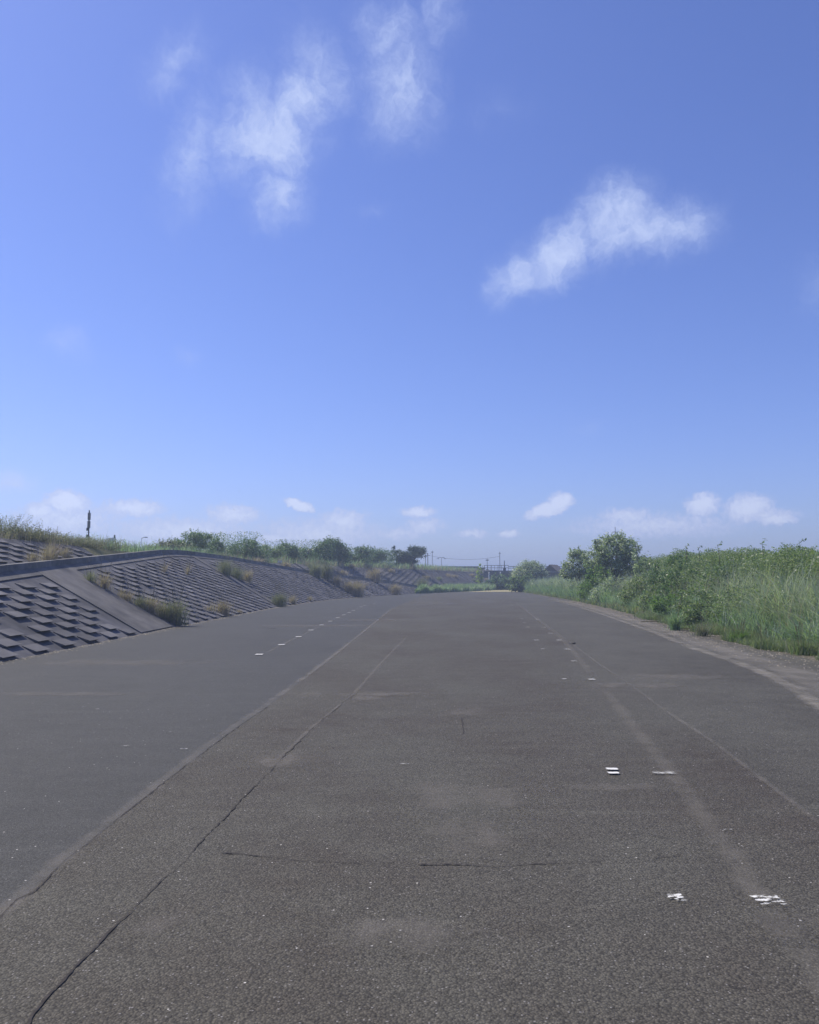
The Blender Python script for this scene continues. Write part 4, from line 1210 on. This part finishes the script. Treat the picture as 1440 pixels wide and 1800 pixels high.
# scattered dry weeds over the far slope
n = 16
for i in range(n):
    s = s_of_y(60 + 6.1 * i + rng.uniform(-1.5, 1.5)); y_ = yk(s)
    if y_ > 150: break
    o_ = rng.uniform(.3, .9); h = hk(s)
    z_ = h + (TOPZ - h) * o_
    p = face_pt(s, z_, 0, offu(s), h)
    where = ['in the first stretch above the kerb', 'over the dark kerb gap', 'between kerb gap and third band', 'above the fourth narrow band', 'where the kerb sinks', 'below the layered pine', 'under the utility poles', 'past the utility poles', 'below the double lamp',
             'midway along the far slope', 'beside the pale diagonal band', 'just past the pale diagonal band', 'short of the bridge end', 'beneath the yellow green sapling', 'at the bridge end', 'beyond the bridge end'][i]
    tuft('grass_tuft', 'dry weed patch on the upper block tier ' + where, p, .75, .7, 220, L_DRY if i % 3 else L_OLIVE, .04, .7, group='dry weeds on the upper tier')

# ------------------------------------------------------------------ far structures
# bridge
by = 150.0
bx0, bx1 = xat(849, by), xat(1180, by)
zt = ztop(1003, by)
br = empty('bridge', ((bx0 + bx1) / 2, by, 0), 'grey concrete road bridge crossing behind the far trees', 'bridge')
cxm = (bx0 + bx1) / 2
MB().box((0, 4, zt - .25), (bx1 - bx0, 9, .5)).build('deck', M_BRIDGE, br)
MB().box((0, 1.0, zt - 1.0), (bx1 - bx0 - 3, .6, .99)).box((0, 7.0, zt - 1.0), (bx1 - bx0 - 3, .6, .99)).build('girder', M_BRIDGE, br)
for px in (886, 960, 1060, 1130):
    MB().box((xat(px, by) - cxm, 4, (zt - 1.5) / 2 - .1), (1.5, 6.5, zt - 1.3)).build('pier', M_BRIDGE, br)
MB().box((xat(853, by) - cxm, 4, (zt - .5) / 2), (2.0, 9.2, zt - .52)).build('abutment', M_BRIDGE, br)
rail = MB()
x0, x1 = bx0 - cxm + .2, xat(893, by) - cxm
for z in (.95, .5): rail.tube([(x0, .15, zt + z), (x1, .15, zt + z)], .05, 6)
k = 0
for x in np.linspace(x0, x1, 8): rail.tube([(x, .15, zt - .01), (x, .15, zt + .97)], .05 if k % 2 == 0 else .03, 6); k += 1
rail.build('railing', M_DSTEEL, br)
gr = MB()
for z in (.75, .45): gr.box(((x1 + bx1 - cxm) / 2, .15, zt + z), (bx1 - cxm - x1, .06, .12))
for x in np.arange(x1 + 1, bx1 - cxm, 2.0): gr.box((x, .22, zt + .4), (.1, .07, .8))
gr.build('guard_rail', M_STEEL, br)
# hut with a gable roof
hy = 128.0
hx = xat(972, hy)
hut = empty('hut', (hx, hy, 0), 'small dark shelter with a steep shingled gable roof among the tall grass', 'hut', rz=R(-28))
ap, ev, hw_, hl = ztop(992.5, hy), ztop(1005.5, hy), 1.25, 1.9
m_ = MB()
for s_ in (-1, 1):
    a = [(0, -hl, ap), (0, hl, ap), (s_ * (hw_ + .25), hl, ev - .15), (s_ * (hw_ + .25), -hl, ev - .15)]
    n = len(m_.v); m_.v += a + [(x, y, z - .12) for x, y, z in a]
    m_.f += [(n, n + 1, n + 2, n + 3), (n + 7, n + 6, n + 5, n + 4), (n, n + 3, n + 7, n + 4), (n + 3, n + 2, n + 6, n + 7), (n + 1, n + 5, n + 6, n + 2), (n, n + 4, n + 5, n + 1)]
m_.build('roof', M_ROOF, hut)
MB().box((0, -hl + .25, ev + .02), (2 * hw_, .12, .16)).build('tie_beam', M_POLE, hut)
gb = MB(); gb.v = [(-hw_ * .8, -hl + .4, ev + .1), (hw_ * .8, -hl + .4, ev + .1), (0, -hl + .4, ap - .2), (-hw_ * .8, -hl + .46, ev + .1), (hw_ * .8, -hl + .46, ev + .1), (0, -hl + .46, ap - .2)]
gb.f = [(0, 1, 2), (5, 4, 3), (0, 3, 4, 1), (1, 4, 5, 2), (2, 5, 3, 0)]; gb.build('gable_panel', M_WOOD, hut)
for a in (-1, 1):
    for b in (-1, 1): MB().box((a * (hw_ - .15), b * (hl - .3), ev / 2 - .05), (.16, .16, ev - .02)).build('post', M_WOOD, hut)
MB().box((0, .2, ev * .35), (2 * hw_ - .5, 2 * hl - 1.2, ev * .7)).build('wall', M_WOOD, hut)


def pole(name, label, cat, px, pyt, Y, r=.12, bz=0.0, arms=(), m=M_POLE, group=None):
    x = xat(px, Y); zt_ = ztop(pyt, Y)
    e = empty(name, (x, Y, bz), label, cat, group)
    MB().tube([(0, 0, 0), (0, 0, zt_ - bz)], [r * .62, r * .45], 8).build('pole', m, e)
    for (dz, w, t) in arms: MB().box((0, 0, zt_ - bz - dz), (w, t, t)).build('crossarm', M_DSTEEL, e)
    return e, Vector((x, Y, zt_))


G_ = 'utility poles behind the levee'
_, pa = pole('utility_pole', 'thicker dark utility pole carrying the long wire', 'utility pole', 752, 972, 165, .17, 0, ((.5, .8, .1),), M_STEEL, G_)
pole('utility_pole', 'short utility pole close beside the wire pole', 'utility pole', 748, 975, 170, .15, 0, ((.4, .7, .1),), M_STEEL, G_)
pole('utility_pole', 'faint thin pole with a small head between wire pole and lamp', 'utility pole', 760, 968, 230, .16, 0, ((.4, .6, .25),), M_POLE, G_)
_, pb = pole('utility_pole', 'tall thin pole at the bridge where the wire ends', 'utility pole', 878, 970, 165, .13, 0, ((.3, .4, .1),), M_STEEL, G_)
pole('utility_pole', 'faint short pole above the bridge railing', 'utility pole', 856, 982, 220, .16, 0, ((.4, .8, .25), (3.0, .8, .3)), M_POLE, G_)
pole('mast', 'dark stubby mast rising from the bridge deck', 'mast', 886, 985.5, 152, .14, zt, ((1.6, .5, .5),), M_DSTEEL)
pole('mast', 'thin spike showing above the large pale tree', 'mast', 1081, 926, 70, .05, 0, ((.45, .5, .04),), M_DSTEEL)
e, p_ = pole('street_lamp', 'double headed street lamp on the levee skyline', 'street lamp', 776, 980, 150, .09, 0, (), M_STEEL)
hz = p_.z
MB().tube([(-.55, 0, hz - .1), (-.3, 0, hz + .06), (0, 0, hz - .05), (.3, 0, hz + .06), (.55, 0, hz - .1)], .04, 6).build('arm', M_STEEL, e)
for s_ in (-1, 1): MB().box((s_ * .65, 0, hz - .2), (.4, .25, .14), 0, .7).build('lamp_head', M_WHITE, e)
e, p_ = pole('street_lamp', 'thin faint street lamp near the flat topped tree', 'street lamp', 250, 946, 95, .05, 0, (), M_STEEL)
MB().tube([(0, 0, p_.z - .05), (.25, 0, p_.z + .1), (.45, 0, p_.z + .12)], .035, 6).build('arm', M_STEEL, e)
MB().box((.55, 0, p_.z + .1), (.35, .16, .1), 0, .7).build('lamp_head', M_STEEL, e)
# wires
wr = MB(); a, b = pa - Vector((0, 0, .45)), pb - Vector((0, 0, .9))
wr.tube([a.lerp(b, t) - Vector((0, 0, 4 * .75 * t * (1 - t))) for t in np.linspace(0, 1, 24)], .022, 5)
tag(wr.build('overhead_wire', M_DSTEEL), 'long sagging wire between the wire pole and the bridge pole', 'wire')
wr = MB(); c = PY(735, 976, 190)
wr.tube([a, a.lerp(c, .5) - Vector((0, 0, .25)), c], .035, 5)
tag(wr.build('overhead_wire', M_DSTEEL), 'short wire running from the wire pole towards the layered pine', 'wire')
# antenna mast
ay = 60.0; ax = xat(157, ay); az_t = ztop(897, ay)
an = empty('antenna_mast', (ax, ay, 2.2), 'slim dark antenna mast with bundled panels at its top', 'antenna')
H_ = az_t - 2.2

for q, (dz, n_) in enumerate(((.45, 3), (1.05, 3))):
    for k in range(n_):
        w_ = 2 * math.pi * k / n_ + q
        MB().box((math.cos(w_) * .085, math.sin(w_) * .085, H_ - dz), (.05, .05, .52), w_).build('antenna_panel', M_STEEL, an)
sp_ = MB().tube([(0, 0, 0), (0, 0, H_)], [.06, .045], 8)
for z in np.arange(.4, H_ - 1.4, .3): sp_.box((0, 0, z), (.2, .03, .03))
for z in (.9, 1.4, 2.1): sp_.box((-.1, 0, H_ - z - .5), (.12, .12, .2))
sp_.build('pole', M_DSTEEL, an)

# white tower
ty = 110.0; tx = xat(199, ty); tz = ztop(946, ty)
tw = empty('lattice_tower', (tx, ty, 0), 'narrow whitish tower with banded sides and a dark spike on top', 'tower')
MB().box((0, 0, tz * .5), (.75, .75, tz), 0, .92).build('tower_body', M_WHITE, tw)
bb = MB()
for z in np.arange(2.5, tz - .1, .42): bb.box((0, 0, z), (.80, .80, .16))
bb.build('dark_band', M_POLE, tw)
MB().box((.3, 0, tz + .2), (.22, .22, .5), 0, .5).build('spike', M_DSTEEL, tw)
# far houses beyond the levee end
for (px, pyt, Y, w, label) in ((806, 997, 175, 7.5, 'low pale building with a dark flat roof past the far levee'), (825, 999, 185, 6, 'low reddish brown building next to the pale flat roofed one'), (655, 990, 190, 4, 'pale box shaped building hidden behind the levee trees')):
    if px == 655: continue
    x = xat(px, Y); z = ztop(pyt, Y)
    h_ = empty('house', (x, Y, 0), label, 'house')
    MB().box((0, 0, z / 2 - .1), (w, 6, z - .2)).build('wall', M_HOUSE if px == 806 else M_ROOF, h_)
    MB().box((0, 0, z - .02), (w + .5, 6.5, .3)).build('roof', M_DSTEEL, h_)
    for q in (-.28, 0, .28): MB().box((w * q, -3.02, z - 1.0), (1.0, .08, .7)).build('window', M_WINDOW, h_)
# white posts by the bridge
for (px, pyb, pyt, Y, label) in ((879, 1012, 1006, 140, 'short white marker post before the dark bridge pier'), (859, 1010, 1006.5, 138, 'shorter white marker post on the weedy bank')):
    x = xat(px, Y); z0 = ztop(pyb, Y); z1 = ztop(pyt, Y)
    o = MB().tube([(0, 0, -1.9), (0, 0, z1 - z0), (0, 0, z1 - z0 + .06)], [.11, .11, .05], 10).build('marker_post', M_WHITE)
    o.location = (x, Y, z0); tag(o, label, 'marker post', 'white marker posts')
# white cairn-like plates on the levee crest
c = PY(492, 988, 70)
e = empty('white_sign', (c.x, 70, TOPZ - .1), 'small white twin plate sign standing in the crest grass', 'sign')
for dx in (-.09, .11): MB().box((dx, 0, c.z - TOPZ + .14), (.15, .03, .18)).build('plate', M_WHITE, e)
MB().tube([(0, .03, 0), (0, .03, c.z - TOPZ + .1)], .02, 6).build('post', M_STEEL, e)


# birds
def bird(label, px, py, Y, span, rz):
    c = PY(px, py, Y)
    v = [(0, -.5, 0), (0, .5, .0), (.08, 0, .05), (-.08, 0, .05), (0, 0, -.06), (.09, .18, 0), (.09, -.12, 0), (.55, .08, .18), (1.0, -.12, .08), (.5, -.16, .16), (-.09, .18, 0), (-.09, -.12, 0), (-.55, .08, .18), (-1.0, -.12, .08), (-.5, -.16, .16), (.12, -.62, 0), (-.12, -.62, 0)]
    v = [(x * span / 2, y * span / 2, z * span / 2) for x, y, z in v]
    f = [(0, 2, 3), (1, 3, 2), (0, 4, 2), (0, 3, 4), (1, 2, 4), (1, 4, 3), (5, 7, 9, 6), (7, 8, 9), (10, 11, 14, 12), (12, 14, 13), (0, 15, 16)]
    e = mesh('bird', v, f, M_BIRD); e.location = c; e.rotation_euler = (R(20), R(15), rz)
    return tag(e, label, 'bird', 'birds in the sky')


bird('dark bird in flight just above the low clouds', 411, 896, 90, .42, .6)
bird('fainter bird in flight higher than the other one', 420.5, 863.5, 140, .42, -.4)

# ------------------------------------------------------------------ haze
hz_ = MB().box((0, 300, 10.0), (3100, 3100, 24.0))
hm = bpy.data.materials.new('haze_air'); hm.use_nodes = True
nt = hm.node_tree; nt.nodes.remove(nt.nodes['Principled BSDF'])
pv = nt.nodes.new('ShaderNodeVolumePrincipled'); nt.links.new(pv.outputs[0], nt.nodes['Material Output'].inputs['Volume'])
pv.inputs['Color'].default_value = (.64, .77, .98, 1); pv.inputs['Density'].default_value = .0019; pv.inputs['Anisotropy'].default_value = .3
ho = hz_.build('haze', hm); tag(ho, kind='stuff')
